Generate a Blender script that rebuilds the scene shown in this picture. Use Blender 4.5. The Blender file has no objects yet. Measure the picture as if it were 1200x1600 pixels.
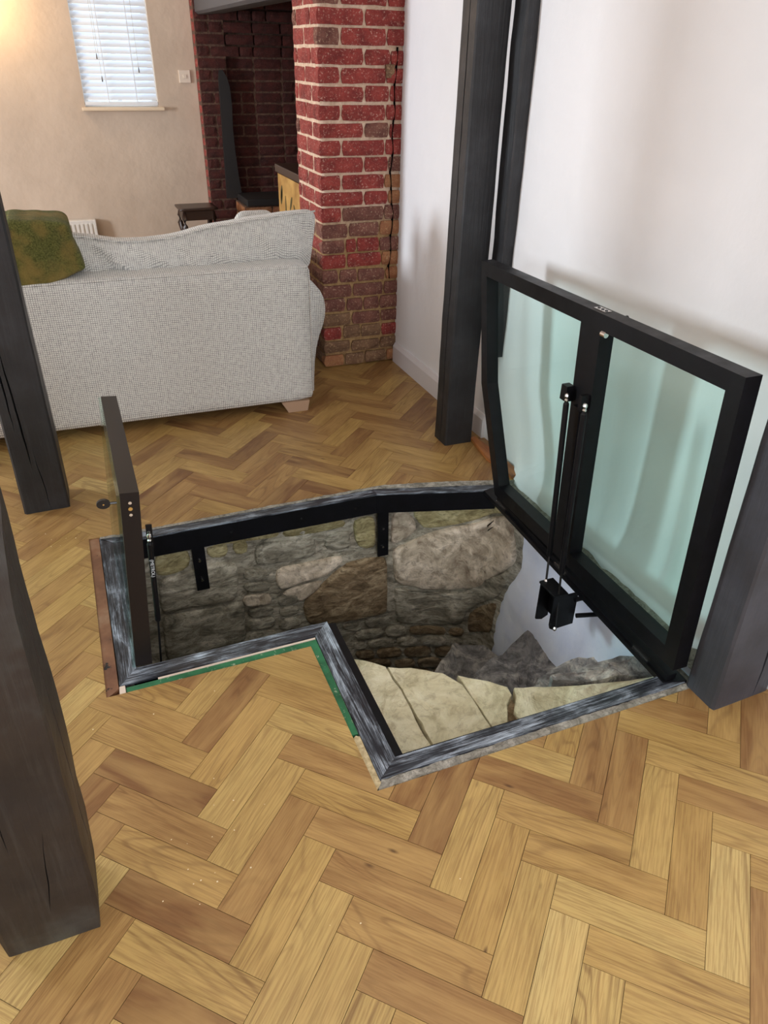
import bpy, bmesh, math, random
from mathutils import Vector, Matrix, noise
random.seed(7)
PI = math.pi

# ------------------------------------------------------------------ camera
# world: X along the far wall (right), Y away, Z up, origin under the camera, metres
RC = [[0.92764918, -0.37298913, 0.01860399], [-0.18211626, -0.49530273, -0.84941678], [0.32603783, 0.78457269, -0.52739456]]
CZ = 1.46711795
FPX = 1149.648
cam_d = bpy.data.cameras.new('camera')
cam = bpy.data.objects.new('camera', cam_d)
bpy.context.scene.collection.objects.link(cam)
cam.matrix_world = Matrix(((RC[0][0], -RC[1][0], -RC[2][0], 0), (RC[0][1], -RC[1][1], -RC[2][1], 0), (RC[0][2], -RC[1][2], -RC[2][2], CZ), (0, 0, 0, 1)))
cam_d.sensor_fit = 'VERTICAL'
cam_d.sensor_height = 36.0
cam_d.lens = FPX / 1600 * 36.0
cam_d.clip_start = 0.02
sc = bpy.context.scene
sc.camera = cam

# ------------------------------------------------------------------ world, lights, exposure
w = bpy.data.worlds.new('world')
sc.world = w
w.use_nodes = True
bg = w.node_tree.nodes['Background']
bg.inputs[0].default_value = (0.72, 0.84, 1.0, 1)
bg.inputs[1].default_value = 1.6


def area(name, loc, rot, sx, sy, power, col):
    d = bpy.data.lights.new(name, 'AREA')
    d.shape = 'RECTANGLE'
    d.size = sx
    d.size_y = sy
    d.energy = power
    d.color = col
    o = bpy.data.objects.new(name, d)
    sc.collection.objects.link(o)
    o.location = loc
    o.rotation_euler = rot
    return o


# daylight through the room's windows (openings in wall_left, wall_back and wall_far)
area('daylight_left_window', (-3.52, 4.25, 1.2), (0, -PI / 2, 0), 1.0, 0.7, 122, (0.86, 0.93, 1.0))
area('daylight_left_front_window', (-3.52, 0.3, 1.45), (0, -PI / 2, 0), 1.2, 1.6, 26, (0.93, 0.96, 1.0))
area('daylight_back_window', (0.4, -2.34, 1.5), (PI / 2, 0, 0), 1.9, 1.3, 54, (0.98, 0.97, 1.0))
area('daylight_far_window', (0.53, 6.62, 1.5), (-PI / 2, 0, 0), 0.5, 0.8, 4, (0.8, 0.9, 1.0))


def point(name, loc, power, col, r=0.06):
    d = bpy.data.lights.new(name, 'POINT')
    d.energy = power
    d.color = col
    d.shadow_soft_size = r
    o = bpy.data.objects.new(name, d)
    sc.collection.objects.link(o)
    o.location = loc


point('wall_lamp_bulb', (-0.30, 6.25, 1.74), 8, (1.0, 0.66, 0.3))
point('ceiling_lamp_bulb', (0.15, 4.5, 2.2), 3, (1.0, 0.78, 0.55), 0.2)
area('ceiling_lamp', (0.2, 1.0, 2.35), (0, 0, 0), 0.6, 0.6, 8, (1.0, 0.93, 0.84))

sc.view_settings.view_transform = 'Standard'
sc.view_settings.look = 'None'
sc.view_settings.exposure = 0.22
sc.view_settings.gamma = 1.0
sc.view_settings.use_curve_mapping = False
sc.cycles.max_bounces = 8
sc.cycles.transparent_max_bounces = 12


# ------------------------------------------------------------------ helpers
def ray(px, py):
    u, v = (px - 600) / FPX, (py - 800) / FPX
    return Vector([RC[0][i] * u + RC[1][i] * v + RC[2][i] for i in range(3)])


def project(p):
    d = Vector(p) - Vector((0, 0, CZ))
    c = [sum(RC[r][i] * d[i] for i in range(3)) for r in range(3)]
    if c[2] < 0.05:
        return None
    return 600 + FPX * c[0] / c[2], 800 + FPX * c[1] / c[2]


def at(px, py, axis, val):
    "world point of a surface point seen at px,py on the plane axis = val"
    d = ray(px, py)
    c = Vector((0, 0, CZ))
    return c + d * ((val - c[axis]) / d[axis])


MATS = {}


def new_mat(name):
    m = bpy.data.materials.new(name)
    m.use_nodes = True
    nt = m.node_tree
    b = nt.nodes['Principled BSDF']
    MATS[name] = m
    return m, nt, b


class NB:
    "small node builder"

    def __init__(s, nt):
        s.nt = nt

    def n(s, t, **kw):
        nd = s.nt.nodes.new(t)
        for k, v in kw.items():
            if k.startswith('i_'):
                key = k[2:]
                nd.inputs[int(key) if key.isdigit() else key].default_value = v
            else:
                setattr(nd, k, v)
        return nd

    def l(s, a, b):
        s.nt.links.new(a, b)

    def tex(s, kind='Object', scale=(1, 1, 1), rot=(0, 0, 0)):
        tc = s.n('ShaderNodeTexCoord')
        mp = s.n('ShaderNodeMapping')
        mp.inputs['Scale'].default_value = scale
        mp.inputs['Rotation'].default_value = rot
        s.l(tc.outputs[kind], mp.inputs[0])
        return mp.outputs[0]

    def world(s, scale=(1, 1, 1)):
        g = s.n('ShaderNodeNewGeometry')
        mp = s.n('ShaderNodeMapping')
        mp.inputs['Scale'].default_value = scale
        s.l(g.outputs['Position'], mp.inputs[0])
        return mp.outputs[0]

    def noise(s, vec, scale, detail=4, rough=0.6, dist=0.0):
        nd = s.n('ShaderNodeTexNoise')
        nd.inputs['Scale'].default_value = scale
        nd.inputs['Detail'].default_value = detail
        nd.inputs['Roughness'].default_value = rough
        nd.inputs['Distortion'].default_value = dist
        if vec is not None:
            s.l(vec, nd.inputs['Vector'])
        return nd.outputs[0]

    def ramp(s, fac, stops, interp='LINEAR'):
        r = s.n('ShaderNodeValToRGB')
        r.color_ramp.interpolation = interp
        e = r.color_ramp.elements
        e[0].position, e[0].color = stops[0][0], (*stops[0][1], 1)
        e[1].position, e[1].color = stops[-1][0], (*stops[-1][1], 1)
        for p, c in stops[1:-1]:
            x = e.new(p)
            x.color = (*c, 1)
        s.l(fac, r.inputs[0])
        return r.outputs[0]

    def mix(s, fac, a, b, mode='MIX'):
        m = s.n('ShaderNodeMix', data_type='RGBA', blend_type=mode)
        for v, i in ((fac, 0), (a, 6), (b, 7)):
            if isinstance(v, (int, float)):
                m.inputs[i].default_value = v
            elif isinstance(v, tuple):
                m.inputs[i].default_value = (*v, 1)
            else:
                s.l(v, m.inputs[i])
        return m.outputs[2]

    def math(s, op, a, b=None, c=None):
        m = s.n('ShaderNodeMath', operation=op)
        for i, v in enumerate((a, b, c)):
            if v is None:
                continue
            if isinstance(v, (int, float)):
                m.inputs[i].default_value = v
            else:
                s.l(v, m.inputs[i])
        return m.outputs[0]

    def bump(s, h, strength, dist, bsdf):
        b = s.n('ShaderNodeBump')
        b.inputs['Strength'].default_value = strength
        b.inputs['Distance'].default_value = dist
        s.l(h, b.inputs['Height'])
        s.l(b.outputs[0], bsdf.inputs['Normal'])
        return b


def setv(b, **kw):
    for k, v in kw.items():
        b.inputs[k.replace('_', ' ')].default_value = v


def G(v):  # sRGB 0-255 triple -> linear
    return tuple(((c / 255) / 12.92 if c / 255 <= 0.04045 else ((c / 255 + 0.055) / 1.055) ** 2.4) for c in v)


# ---- oak planks: UV runs along the board in metres, the attribute 'tint' is one number per board
m, nt, b = new_mat('oak_plank')
k = NB(nt)
uv = k.n('ShaderNodeUVMap').outputs[0]


def mapped(vec, sc3):
    mp = k.n('ShaderNodeMapping')
    mp.inputs['Scale'].default_value = sc3
    k.l(vec, mp.inputs[0])
    return mp.outputs[0]


tint = k.n('ShaderNodeAttribute', attribute_name='tint').outputs['Fac']
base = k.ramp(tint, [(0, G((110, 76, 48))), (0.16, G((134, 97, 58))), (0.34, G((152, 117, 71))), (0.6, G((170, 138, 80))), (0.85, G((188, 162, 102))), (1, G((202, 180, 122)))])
rings_n = k.noise(mapped(uv, (1.6, 11, 1)), 1.0, 1.2, 0.5, 0.5)
rings = k.math('SINE', k.math('MULTIPLY', rings_n, 95.0))
rings = k.ramp(rings, [(0.0, (0, 0, 0)), (0.55, (0.15, 0.15, 0.15)), (1.0, (1, 1, 1))])
patch = k.ramp(k.noise(mapped(uv, (2.2, 5, 1)), 1.0, 2, 0.5), [(0.36, (0, 0, 0)), (0.62, (1, 1, 1))])
fibre = k.noise(mapped(uv, (9, 260, 1)), 1.0, 4, 0.65)
soft = k.noise(mapped(uv, (3, 16, 1)), 1.0, 3, 0.6, 0.8)
c = k.mix(k.math('MULTIPLY', k.math('MULTIPLY', rings, patch), 0.55), base, G((104, 72, 42)))
c = k.mix(k.math('MULTIPLY', k.ramp(fibre, [(0.42, (1, 1, 1)), (0.56, (0, 0, 0))]), 0.42), c, G((110, 70, 34)))
c = k.mix(k.math('MULTIPLY', k.ramp(soft, [(0.4, (0, 0, 0)), (0.66, (1, 1, 1))]), 0.3), c, G((214, 178, 112)))
knot = k.n('ShaderNodeTexVoronoi', feature='F1')
knot.inputs['Scale'].default_value = 1.0
k.l(mapped(uv, (3.2, 9, 1)), knot.inputs['Vector'])
c = k.mix(k.ramp(knot.outputs['Distance'], [(0.012, (0.8, 0.8, 0.8)), (0.05, (0, 0, 0))]), c, G((70, 42, 22)))
k.l(c, b.inputs['Base Color'])
k.l(k.ramp(fibre, [(0.3, (0.46,) * 3), (0.7, (0.34,) * 3)]), b.inputs['Roughness'])
setv(b, Specular_IOR_Level=0.45)
k.bump(fibre, 0.12, 0.0006, b)

# ---- plain stained oak
m, nt, b = new_mat('oak_trim')
k = NB(nt)
c = k.ramp(k.noise(k.world((30, 6, 30)), 1.5, 4), [(0.3, G((120, 66, 30))), (0.7, G((176, 112, 58)))])
k.l(c, b.inputs['Base Color'])
setv(b, Roughness=0.45)

m, nt, b = new_mat('subfloor')
setv(b, Base_Color=(*G((52, 36, 22)), 1), Roughness=0.9)


# ---- plaster walls
def plaster(name, c1, c2, scale=3.0, bump=0.25, rough=0.75):
    m, nt, b = new_mat(name)
    k = NB(nt)
    v = k.world()
    n1 = k.noise(v, scale, 4, 0.55)
    k.l(k.ramp(n1, [(0.3, c1), (0.7, c2)]), b.inputs['Base Color'])
    setv(b, Roughness=rough, Specular_IOR_Level=0.3)
    k.bump(k.math('ADD', k.noise(v, 7, 3, 0.5), k.math('MULTIPLY', k.noise(v, 90, 3), 0.06)), bump, 0.03, b)


plaster('plaster_cream', G((196, 178, 160)), G((208, 190, 172)))
plaster('plaster_white', G((236, 236, 238)), G((246, 245, 247)), 1.2, 0.22, 0.6)
plaster('plaster_shaft', G((222, 232, 253)), G((234, 242, 255)), 9, 0.45, 0.7)  # white plaster with the shaft's bluish daylight put into its colour
plaster('ceiling_paint', G((228, 226, 220)), G((234, 232, 226)))
m, nt, b = new_mat('trim_white')
setv(b, Base_Color=(*G((226, 222, 224)), 1), Roughness=0.45)

# ---- painted black timber: grey black with brown worn patches and scratches
def timber(name, c1, c2, c3, line, sc_=5):
    m, nt, b = new_mat(name)
    k = NB(nt)
    v = k.tex('Object')
    n1 = k.noise(v, sc_, 5, 0.6)
    grain = k.noise(k.tex('Object', (60, 60, 3)), 1.5, 5, 0.65)
    c = k.ramp(n1, [(0.36, c1), (0.52, c2), (0.66, c3)])
    c = k.mix(k.math('MULTIPLY', k.ramp(grain, [(0.5, (0, 0, 0)), (0.75, (1, 1, 1))]), 0.35), c, line)
    sp = k.noise(v, 60, 4, 0.75)
    c = k.mix(k.ramp(sp, [(0.71, (0, 0, 0)), (0.77, (0.5, 0.5, 0.5))]), c, G((140, 136, 130)))
    k.l(c, b.inputs['Base Color'])
    k.l(k.ramp(n1, [(0.3, (0.62,) * 3), (0.7, (0.42,) * 3)]), b.inputs['Roughness'])
    k.bump(k.math('ADD', grain, k.math('MULTIPLY', n1, 1.5)), 0.45, 0.004, b)


timber('black_timber', G((22, 21, 22)), G((31, 31, 33)), G((42, 43, 46)), G((56, 57, 60)))
timber('worn_timber', G((30, 25, 22)), G((42, 36, 32)), G((64, 66, 64)), G((70, 68, 64)), 3.2)
timber('slate_timber', G((46, 46, 50)), G((58, 59, 66)), G((72, 73, 80)), G((40, 40, 42)), 3)

m, nt, b = new_mat('dark_crack')
setv(b, Base_Color=(0.004, 0.004, 0.004, 1), Roughness=1.0, Specular_IOR_Level=0.0)

# ---- powder coated black steel, and the same with scuffed whitish streaks
m, nt, b = new_mat('black_steel')
k = NB(nt)
v = k.tex('Object')
n1 = k.noise(v, 14, 5, 0.6)
k.l(k.ramp(n1, [(0.35, G((7, 7, 9))), (0.65, G((16, 16, 20)))]), b.inputs['Base Color'])
k.l(k.ramp(n1, [(0.3, (0.5,) * 3), (0.7, (0.36,) * 3)]), b.inputs['Roughness'])
setv(b, Specular_IOR_Level=0.22)

m, nt, b = new_mat('brown_black_steel')
setv(b, Base_Color=(*G((24, 18, 16)), 1), Roughness=0.42, Specular_IOR_Level=0.3)

m, nt, b = new_mat('scuffed_steel')
k = NB(nt)
uv = k.n('ShaderNodeUVMap').outputs[0]
st = k.noise(mapped(uv, (4, 150, 1)), 1.0, 5, 0.75, 1.8)
bl = k.noise(mapped(uv, (7, 22, 1)), 1.0, 5, 0.65, 0.6)
f = k.math('MULTIPLY', k.ramp(st, [(0.46, (0, 0, 0)), (0.6, (1, 1, 1))]), k.ramp(bl, [(0.38, (0.08,) * 3), (0.6, (1, 1, 1))]))
f = k.math('ADD', k.math('MULTIPLY', f, 0.7), k.math('MULTIPLY', k.ramp(bl, [(0.52, (0, 0, 0)), (0.75, (1, 1, 1))]), 0.55))
c = k.mix(f, G((24, 25, 32)), G((188, 200, 214)))
k.l(c, b.inputs['Base Color'])
k.l(k.ramp(f, [(0.0, (0.34,) * 3), (0.7, (0.7,) * 3)]), b.inputs['Roughness'])

m, nt, b = new_mat('chrome')
setv(b, Base_Color=(0.75, 0.74, 0.72, 1), Metallic=1.0, Roughness=0.18)
m, nt, b = new_mat('brass')
setv(b, Base_Color=(*G((216, 186, 120)), 1), Metallic=1.0, Roughness=0.25)
m, nt, b = new_mat('strut_lettering')
setv(b, Base_Color=(*G((205, 210, 214)), 1), Roughness=0.5)
m, nt, b = new_mat('black_plastic')
setv(b, Base_Color=(*G((20, 20, 21)), 1), Roughness=0.3)

# ---- toughened glass, green tinted
m, nt, b = new_mat('glass')
k = NB(nt)
out = nt.nodes['Material Output']
tr = k.n('ShaderNodeBsdfTransparent')
tr.inputs[0].default_value = (0.90, 1.0, 0.978, 1)
gl = k.n('ShaderNodeBsdfGlossy')
gl.inputs['Roughness'].default_value = 0.03
fr = k.n('ShaderNodeLayerWeight')
fr.inputs[0].default_value = 0.5
mx = k.n('ShaderNodeMixShader')
k.l(k.math('MULTIPLY_ADD', k.math('POWER', fr.outputs[1], 5.0), 0.8, 0.014), mx.inputs[0])
k.l(tr.outputs[0], mx.inputs[1])
k.l(gl.outputs[0], mx.inputs[2])
k.l(mx.outputs[0], out.inputs[0])
nt.nodes.remove(b)

# ---- window glass, clear
m, nt, b = new_mat('window_glass')
k = NB(nt)
out = nt.nodes['Material Output']
tr = k.n('ShaderNodeBsdfTransparent')
tr.inputs[0].default_value = (0.95, 0.97, 0.97, 1)
gl = k.n('ShaderNodeBsdfGlossy')
gl.inputs['Roughness'].default_value = 0.02
mx = k.n('ShaderNodeMixShader')
mx.inputs[0].default_value = 0.06
k.l(tr.outputs[0], mx.inputs[1])
k.l(gl.outputs[0], mx.inputs[2])
k.l(mx.outputs[0], out.inputs[0])
nt.nodes.remove(b)


# ---- bricks
def brick_mat(name, c1, c2, fleck, amount):
    m, nt, b = new_mat(name)
    k = NB(nt)
    v = k.world()
    n1 = k.noise(v, 16, 4, 0.6)
    c = k.ramp(n1, [(0.3, c1), (0.7, c2)])
    fl = k.noise(v, 95, 6, 0.8)
    c = k.mix(k.ramp(fl, [(amount, (0, 0, 0)), (amount + 0.09, (0.85,) * 3)]), c, fleck)
    c = k.mix(k.ramp(k.noise(v, 120, 3), [(0.3, (0.6,) * 3), (0.4, (0, 0, 0))]), c, G((60, 30, 24)))
    k.l(c, b.inputs['Base Color'])
    setv(b, Roughness=0.85)
    k.bump(k.math('ADD', fl, k.noise(v, 150, 3)), 0.7, 0.004, b)


brick_mat('brick_red', G((112, 36, 32)), G((160, 64, 56)), G((222, 186, 168)), 0.56)
brick_mat('brick_purple', G((92, 50, 44)), G((132, 86, 72)), G((200, 172, 142)), 0.55)
brick_mat('brick_brown', G((96, 68, 50)), G((138, 106, 78)), G((196, 168, 128)), 0.55)
brick_mat('brick_orange', G((136, 82, 54)), G((172, 122, 82)), G((208, 176, 134)), 0.56)
brick_mat('brick_shaded', G((48, 18, 15)), G((82, 32, 26)), G((150, 110, 90)), 0.6)  # red brick with the inglenook's deep shade put into its colour
m, nt, b = new_mat('mortar')
k = NB(nt)
v = k.world()
n1 = k.noise(v, 40, 5, 0.7)
zz = k.n('ShaderNodeSeparateXYZ')
k.l(v, zz.inputs[0])
zc = k.math('ADD', zz.outputs[2], k.math('MULTIPLY', k.noise(v, 6, 3), 0.35))
c = k.mix(k.ramp(zc, [(0.82, (0, 0, 0)), (1.0, (1, 1, 1))]), k.ramp(n1, [(0.3, G((140, 108, 68))), (0.7, G((190, 158, 112)))]), k.ramp(n1, [(0.3, G((200, 168, 140))), (0.7, G((240, 216, 192)))]))
k.l(c, b.inputs['Base Color'])
setv(b, Roughness=0.95)
k.bump(n1, 0.9, 0.01, b)
m, nt, b = new_mat('mortar_shaded')  # mortar darkened to carry the shade inside the inglenook
k = NB(nt)
n1 = k.noise(k.world(), 40, 5, 0.7)
k.l(k.ramp(n1, [(0.3, G((60, 42, 34))), (0.7, G((120, 92, 76)))]), b.inputs['Base Color'])
setv(b, Roughness=0.95)
k.bump(n1, 0.9, 0.01, b)


# ---- stone
def stone_mat(name, dark, mid, light, scale=1.0, bump=1.0, bands=False):
    m, nt, b = new_mat(name)
    k = NB(nt)
    v = k.world((1, 1, 2.2) if bands else (1, 1, 1))
    a = k.n('ShaderNodeAttribute', attribute_name='tint').outputs['Fac']
    n1 = k.noise(v, 9 * scale, 8, 0.68, 0.9)
    n2 = k.noise(v, 34 * scale, 6, 0.7, 0.5)
    c = k.ramp(n1, [(0.28, dark), (0.48, mid), (0.68, light)])
    c = k.mix(k.math('MULTIPLY', k.ramp(n2, [(0.36, (1, 1, 1)), (0.5, (0, 0, 0))]), 0.6), c, dark)
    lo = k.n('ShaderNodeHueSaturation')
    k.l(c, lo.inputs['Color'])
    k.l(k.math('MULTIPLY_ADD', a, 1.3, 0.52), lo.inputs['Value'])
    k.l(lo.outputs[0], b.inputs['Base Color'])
    setv(b, Roughness=0.9, Specular_IOR_Level=0.25)
    k.bump(k.math('ADD', n1, k.math('MULTIPLY', n2, 0.5)), bump, 0.022, b)


stone_mat('rubble_stone', G((78, 74, 64)), G((150, 143, 126)), G((204, 197, 180)), 1.0, 0.9, True)
stone_mat('pinkish_render', G((104, 88, 72)), G((176, 162, 142)), G((222, 208, 190)), 0.9, 0.9)
stone_mat('ochre_stone', G((96, 86, 58)), G((154, 142, 102)), G((192, 182, 142)), 1.2, 0.8, True)
stone_mat('ochre_mortar', G((96, 82, 44)), G((138, 122, 72)), G((172, 156, 104)), 1.4, 0.8)
stone_mat('pale_sandstone', G((164, 152, 120)), G((210, 202, 170)), G((232, 226, 200)), 0.7, 0.8)
stone_mat('step_stone', G((60, 58, 56)), G((122, 120, 118)), G((190, 184, 174)), 0.9, 0.9)
stone_mat('brown_stone', G((58, 46, 32)), G((118, 100, 76)), G((168, 150, 122)), 1.2, 0.8, True)
stone_mat('rough_mortar', G((104, 100, 90)), G((164, 158, 146)), G((206, 200, 188)), 3.0, 1.0)

# ---- edging board (rust brown, chipped) and green moisture board
m, nt, b = new_mat('rusty_board')
k = NB(nt)
v = k.world()
n1 = k.noise(v, 7, 4, 0.6)
c = k.ramp(n1, [(0.3, G((98, 62, 42))), (0.55, G((132, 92, 64))), (0.75, G((156, 126, 100)))])
c = k.mix(k.ramp(k.noise(v, 18, 4, 0.7), [(0.63, (0, 0, 0)), (0.67, (1, 1, 1))]), c, G((24, 20, 18)))
k.l(c, b.inputs['Base Color'])
setv(b, Roughness=0.6)
k.bump(n1, 0.3, 0.003, b)
m, nt, b = new_mat('green_board')
k = NB(nt)
v = k.world()
n1 = k.noise(v, 60, 5, 0.75)
c = k.mix(k.ramp(n1, [(0.6, (0, 0, 0)), (0.7, (0.8,) * 3)]), k.ramp(k.noise(v, 12, 3), [(0.3, G((28, 84, 52))), (0.7, G((52, 124, 82)))]), G((206, 206, 180)))
k.l(c, b.inputs['Base Color'])
setv(b, Roughness=0.7)
m, nt, b = new_mat('chipboard')
k = NB(nt)
n1 = k.noise(k.world(), 90, 5, 0.75)
k.l(k.ramp(n1, [(0.3, G((150, 130, 92))), (0.7, G((214, 198, 158)))]), b.inputs['Base Color'])
setv(b, Roughness=0.9)
k.bump(n1, 0.6, 0.003, b)
m, nt, b = new_mat('pale_batten')
setv(b, Base_Color=(*G((214, 196, 180)), 1), Roughness=0.8)

# ---- sofa fabric: fine checked weave, threads in three directions
m, nt, b = new_mat('woven_fabric')
k = NB(nt)
v = k.tex('Object')
sx = k.n('ShaderNodeSeparateXYZ')
k.l(v, sx.inputs[0])
wob = k.noise(v, 40, 2, 0.5)


def thread(o, per):
    a = k.math('MULTIPLY', k.math('ADD', o, k.math('MULTIPLY', wob, 0.003)), 2 * PI / per)
    return k.math('MULTIPLY_ADD', k.math('SINE', a), 0.5, 0.5)


lx = thread(sx.outputs[0], 0.0085)
lz = thread(k.math('ADD', sx.outputs[2], sx.outputs[1]), 0.0085)
g = k.math('MAXIMUM', k.ramp(lx, [(0.55, (0, 0, 0)), (0.95, (1, 1, 1))]), k.ramp(lz, [(0.55, (0, 0, 0)), (0.95, (1, 1, 1))]))
slub = k.noise(k.tex('Object', (60, 60, 60)), 1.0, 5, 0.8)
c = k.mix(k.math('MULTIPLY', g, k.ramp(slub, [(0.35, (0.35,) * 3), (0.65, (1, 1, 1))])), G((226, 224, 218)), G((112, 113, 112)))
k.l(c, b.inputs['Base Color'])
setv(b, Roughness=0.95, Specular_IOR_Level=0.15, Sheen_Weight=0.25)
k.bump(g, -0.35, 0.0015, b)

m, nt, b = new_mat('green_wool')
k = NB(nt)
v = k.tex('Object')
c = k.mix(k.ramp(k.noise(v, 160, 4, 0.8), [(0.35, (0, 0, 0)), (0.65, (1, 1, 1))]), G((58, 64, 30)), G((118, 116, 64)))
c = k.mix(k.ramp(k.noise(v, 9, 2), [(0.48, (0, 0, 0)), (0.66, (0.7,) * 3)]), c, G((140, 118, 66)))
k.l(c, b.inputs['Base Color'])
setv(b, Roughness=1.0, Sheen_Weight=0.08, Specular_IOR_Level=0.1)
k.bump(k.noise(v, 140, 5, 0.8), 0.7, 0.006, b)

for nm, col, ro in (('foot_wood', G((168, 138, 112)), 0.5), ('stool_wood', G((52, 36, 30)), 0.32), ('white_metal', G((222, 218, 212)), 0.4),
                    ('sill_paint', G((226, 206, 178)), 0.45), ('cord', G((200, 196, 188)), 0.7), ('cord_tassel', G((92, 84, 76)), 0.5),
                    ('switch_plastic', G((226, 212, 196)), 0.4), ('slot_shadow', G((120, 106, 92)), 0.8), ('cabinet_top', G((56, 38, 30)), 0.4),
                    ('settle_timber', G((34, 31, 31)), 0.6), ('beam_timber', G((74, 72, 74)), 0.6), ('wood_crumb', G((226, 208, 170)), 0.8)):
    m, nt, b = new_mat(nm)
    setv(b, Base_Color=(*col, 1), Roughness=ro)
m, nt, b = new_mat('blind_slat')
setv(b, Base_Color=(*G((226, 230, 236)), 1), Roughness=0.45, Subsurface_Weight=0.0)
# cabinet side: ochre with loosely painted dark plant motifs
m, nt, b = new_mat('painted_panel')
k = NB(nt)
v = k.world()
c = k.ramp(k.noise(v, 9, 3), [(0.3, G((150, 108, 50))), (0.7, G((196, 156, 88)))])
k.l(c, b.inputs['Base Color'])
setv(b, Roughness=0.5)
m, nt, b = new_mat('panel_motif')
setv(b, Base_Color=(*G((74, 66, 30)), 1), Roughness=0.6)

WM = {}          # world matrices of Empties, known before the depsgraph runs


def finish(o, label=None, cat=None, group=None, kind=None):
    if label: o['label'] = label
    if cat: o['category'] = cat
    if group: o['group'] = group
    if kind: o['kind'] = kind
    return o


def empty(name, loc=(0, 0, 0), rot=(0, 0, 0), **kw):
    o = bpy.data.objects.new(name, None)
    sc.collection.objects.link(o)
    o.location = loc
    o.rotation_euler = rot
    o.empty_display_size = 0.1
    from mathutils import Euler
    WM[o.name] = Matrix.Translation(loc) @ Euler(rot).to_matrix().to_4x4()
    return finish(o, **kw)


def mk(name, V, F, mat, parent=None, smooth=False, uvf=None, tint=None, local=False, org=None, **kw):
    """one mesh object; V in world coordinates unless local; children of an Empty are re-expressed in its frame"""
    me = bpy.data.meshes.new(name)
    if parent is not None and not local:
        inv = WM[parent.name].inverted()
        VV = [inv @ Vector(p) for p in V]
    elif org is not None:
        VV = [Vector(p) - Vector(org) for p in V]
    else:
        VV = [Vector(p) for p in V]
    me.from_pydata(VV, [], F)
    if uvf:
        ul = me.uv_layers.new(name='UVMap')
        d = ul.data
        for lp in me.loops:
            d[lp.index].uv = uvf(Vector(V[lp.vertex_index]))
    if tint is not None:
        at_ = me.attributes.new('tint', 'FLOAT', 'FACE')
        for i in range(len(me.polygons)):
            at_.data[i].value = tint if isinstance(tint, float) else tint[i]
    if smooth:
        me.polygons.foreach_set('use_smooth', [True] * len(me.polygons))
    me.materials.append(MATS[mat])
    o = bpy.data.objects.new(name, me)
    sc.collection.objects.link(o)
    if parent is not None:
        o.parent = parent
        WM[o.name] = WM[parent.name].copy()
    else:
        if org is not None:
            o.location = org
        WM[o.name] = Matrix.Translation(org or (0, 0, 0))
    return finish(o, **kw)


def boxVF(lo, hi, bev=0.0):
    bm = bmesh.new()
    bmesh.ops.create_cube(bm, size=1.0)
    for v in bm.verts:
        v.co = Vector([lo[i] + (v.co[i] + 0.5) * (hi[i] - lo[i]) for i in range(3)])
    if bev > 0:
        bmesh.ops.bevel(bm, geom=list(bm.edges), offset=bev, segments=2, affect='EDGES', profile=0.5)
    bm.verts.index_update()
    V = [v.co.copy() for v in bm.verts]
    F = [[v.index for v in f.verts] for f in bm.faces]
    bm.free()
    return V, F


def join(*parts):
    V, F = [], []
    for v, f in parts:
        n = len(V)
        V += list(v)
        F += [[i + n for i in q] for q in f]
    return V, F


def prismVF(poly, z0, z1, axes=(0, 1, 2)):
    "prism over polygon given in axes[0],axes[1], from z0 to z1 on axes[2]"
    V = []
    for z in (z0, z1):
        for p in poly:
            q = [0, 0, 0]
            q[axes[0]], q[axes[1]], q[axes[2]] = p[0], p[1], z
            V.append(Vector(q))
    n = len(poly)
    F = [list(range(n))[::-1], list(range(n, 2 * n))] + [[i, (i + 1) % n, n + (i + 1) % n, n + i] for i in range(n)]
    return V, F


def tubeVF(path, radii, seg=12, caps=True):
    if not isinstance(radii, (list, tuple)):
        radii = [radii] * len(path)
    path = [Vector(p) for p in path]
    V, F = [], []
    for i, p in enumerate(path):
        a = path[max(i - 1, 0)]
        c_ = path[min(i + 1, len(path) - 1)]
        t = (c_ - a).normalized()
        s = t.cross(Vector((0, 0, 1)))
        if s.length < 0.05:
            s = t.cross(Vector((0, 1, 0)))
        s.normalize()
        u = s.cross(t)
        for j in range(seg):
            an = 2 * PI * j / seg
            V.append(p + (s * math.cos(an) + u * math.sin(an)) * radii[i])
    for i in range(len(path) - 1):
        for j in range(seg):
            F.append([i * seg + j, i * seg + (j + 1) % seg, (i + 1) * seg + (j + 1) % seg, (i + 1) * seg + j])
    if caps:
        F.append(list(range(seg))[::-1])
        F.append([(len(path) - 1) * seg + j for j in range(seg)])
    return V, F


def soft_box(size, r, n, fn=None):
    "rounded box centred on the origin as a welded grid, optional deformation"
    hx, hy, hz = [s / 2 for s in size]
    bm = bmesh.new()
    bmesh.ops.create_cube(bm, size=2.0)
    bmesh.ops.subdivide_edges(bm, edges=list(bm.edges), cuts=n, use_grid_fill=True)
    for v in bm.verts:
        p = Vector((v.co.x * hx, v.co.y * hy, v.co.z * hz))
        q = Vector([max(-h + r, min(h - r, c)) if h > r else 0 for c, h in zip(p, (hx, hy, hz))])
        d = p - q
        if d.length > 1e-9:
            m_ = max(abs(d.x), abs(d.y), abs(d.z))
            p = q + d.normalized() * r * min(1, m_ / r)
        if fn:
            p = fn(p)
        v.co = p
    bmesh.ops.recalc_face_normals(bm, faces=bm.faces)
    bm.verts.index_update()
    V = [v.co.copy() for v in bm.verts]
    F = [[v.index for v in f.verts] for f in bm.faces]
    bm.free()
    return V, F


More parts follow.
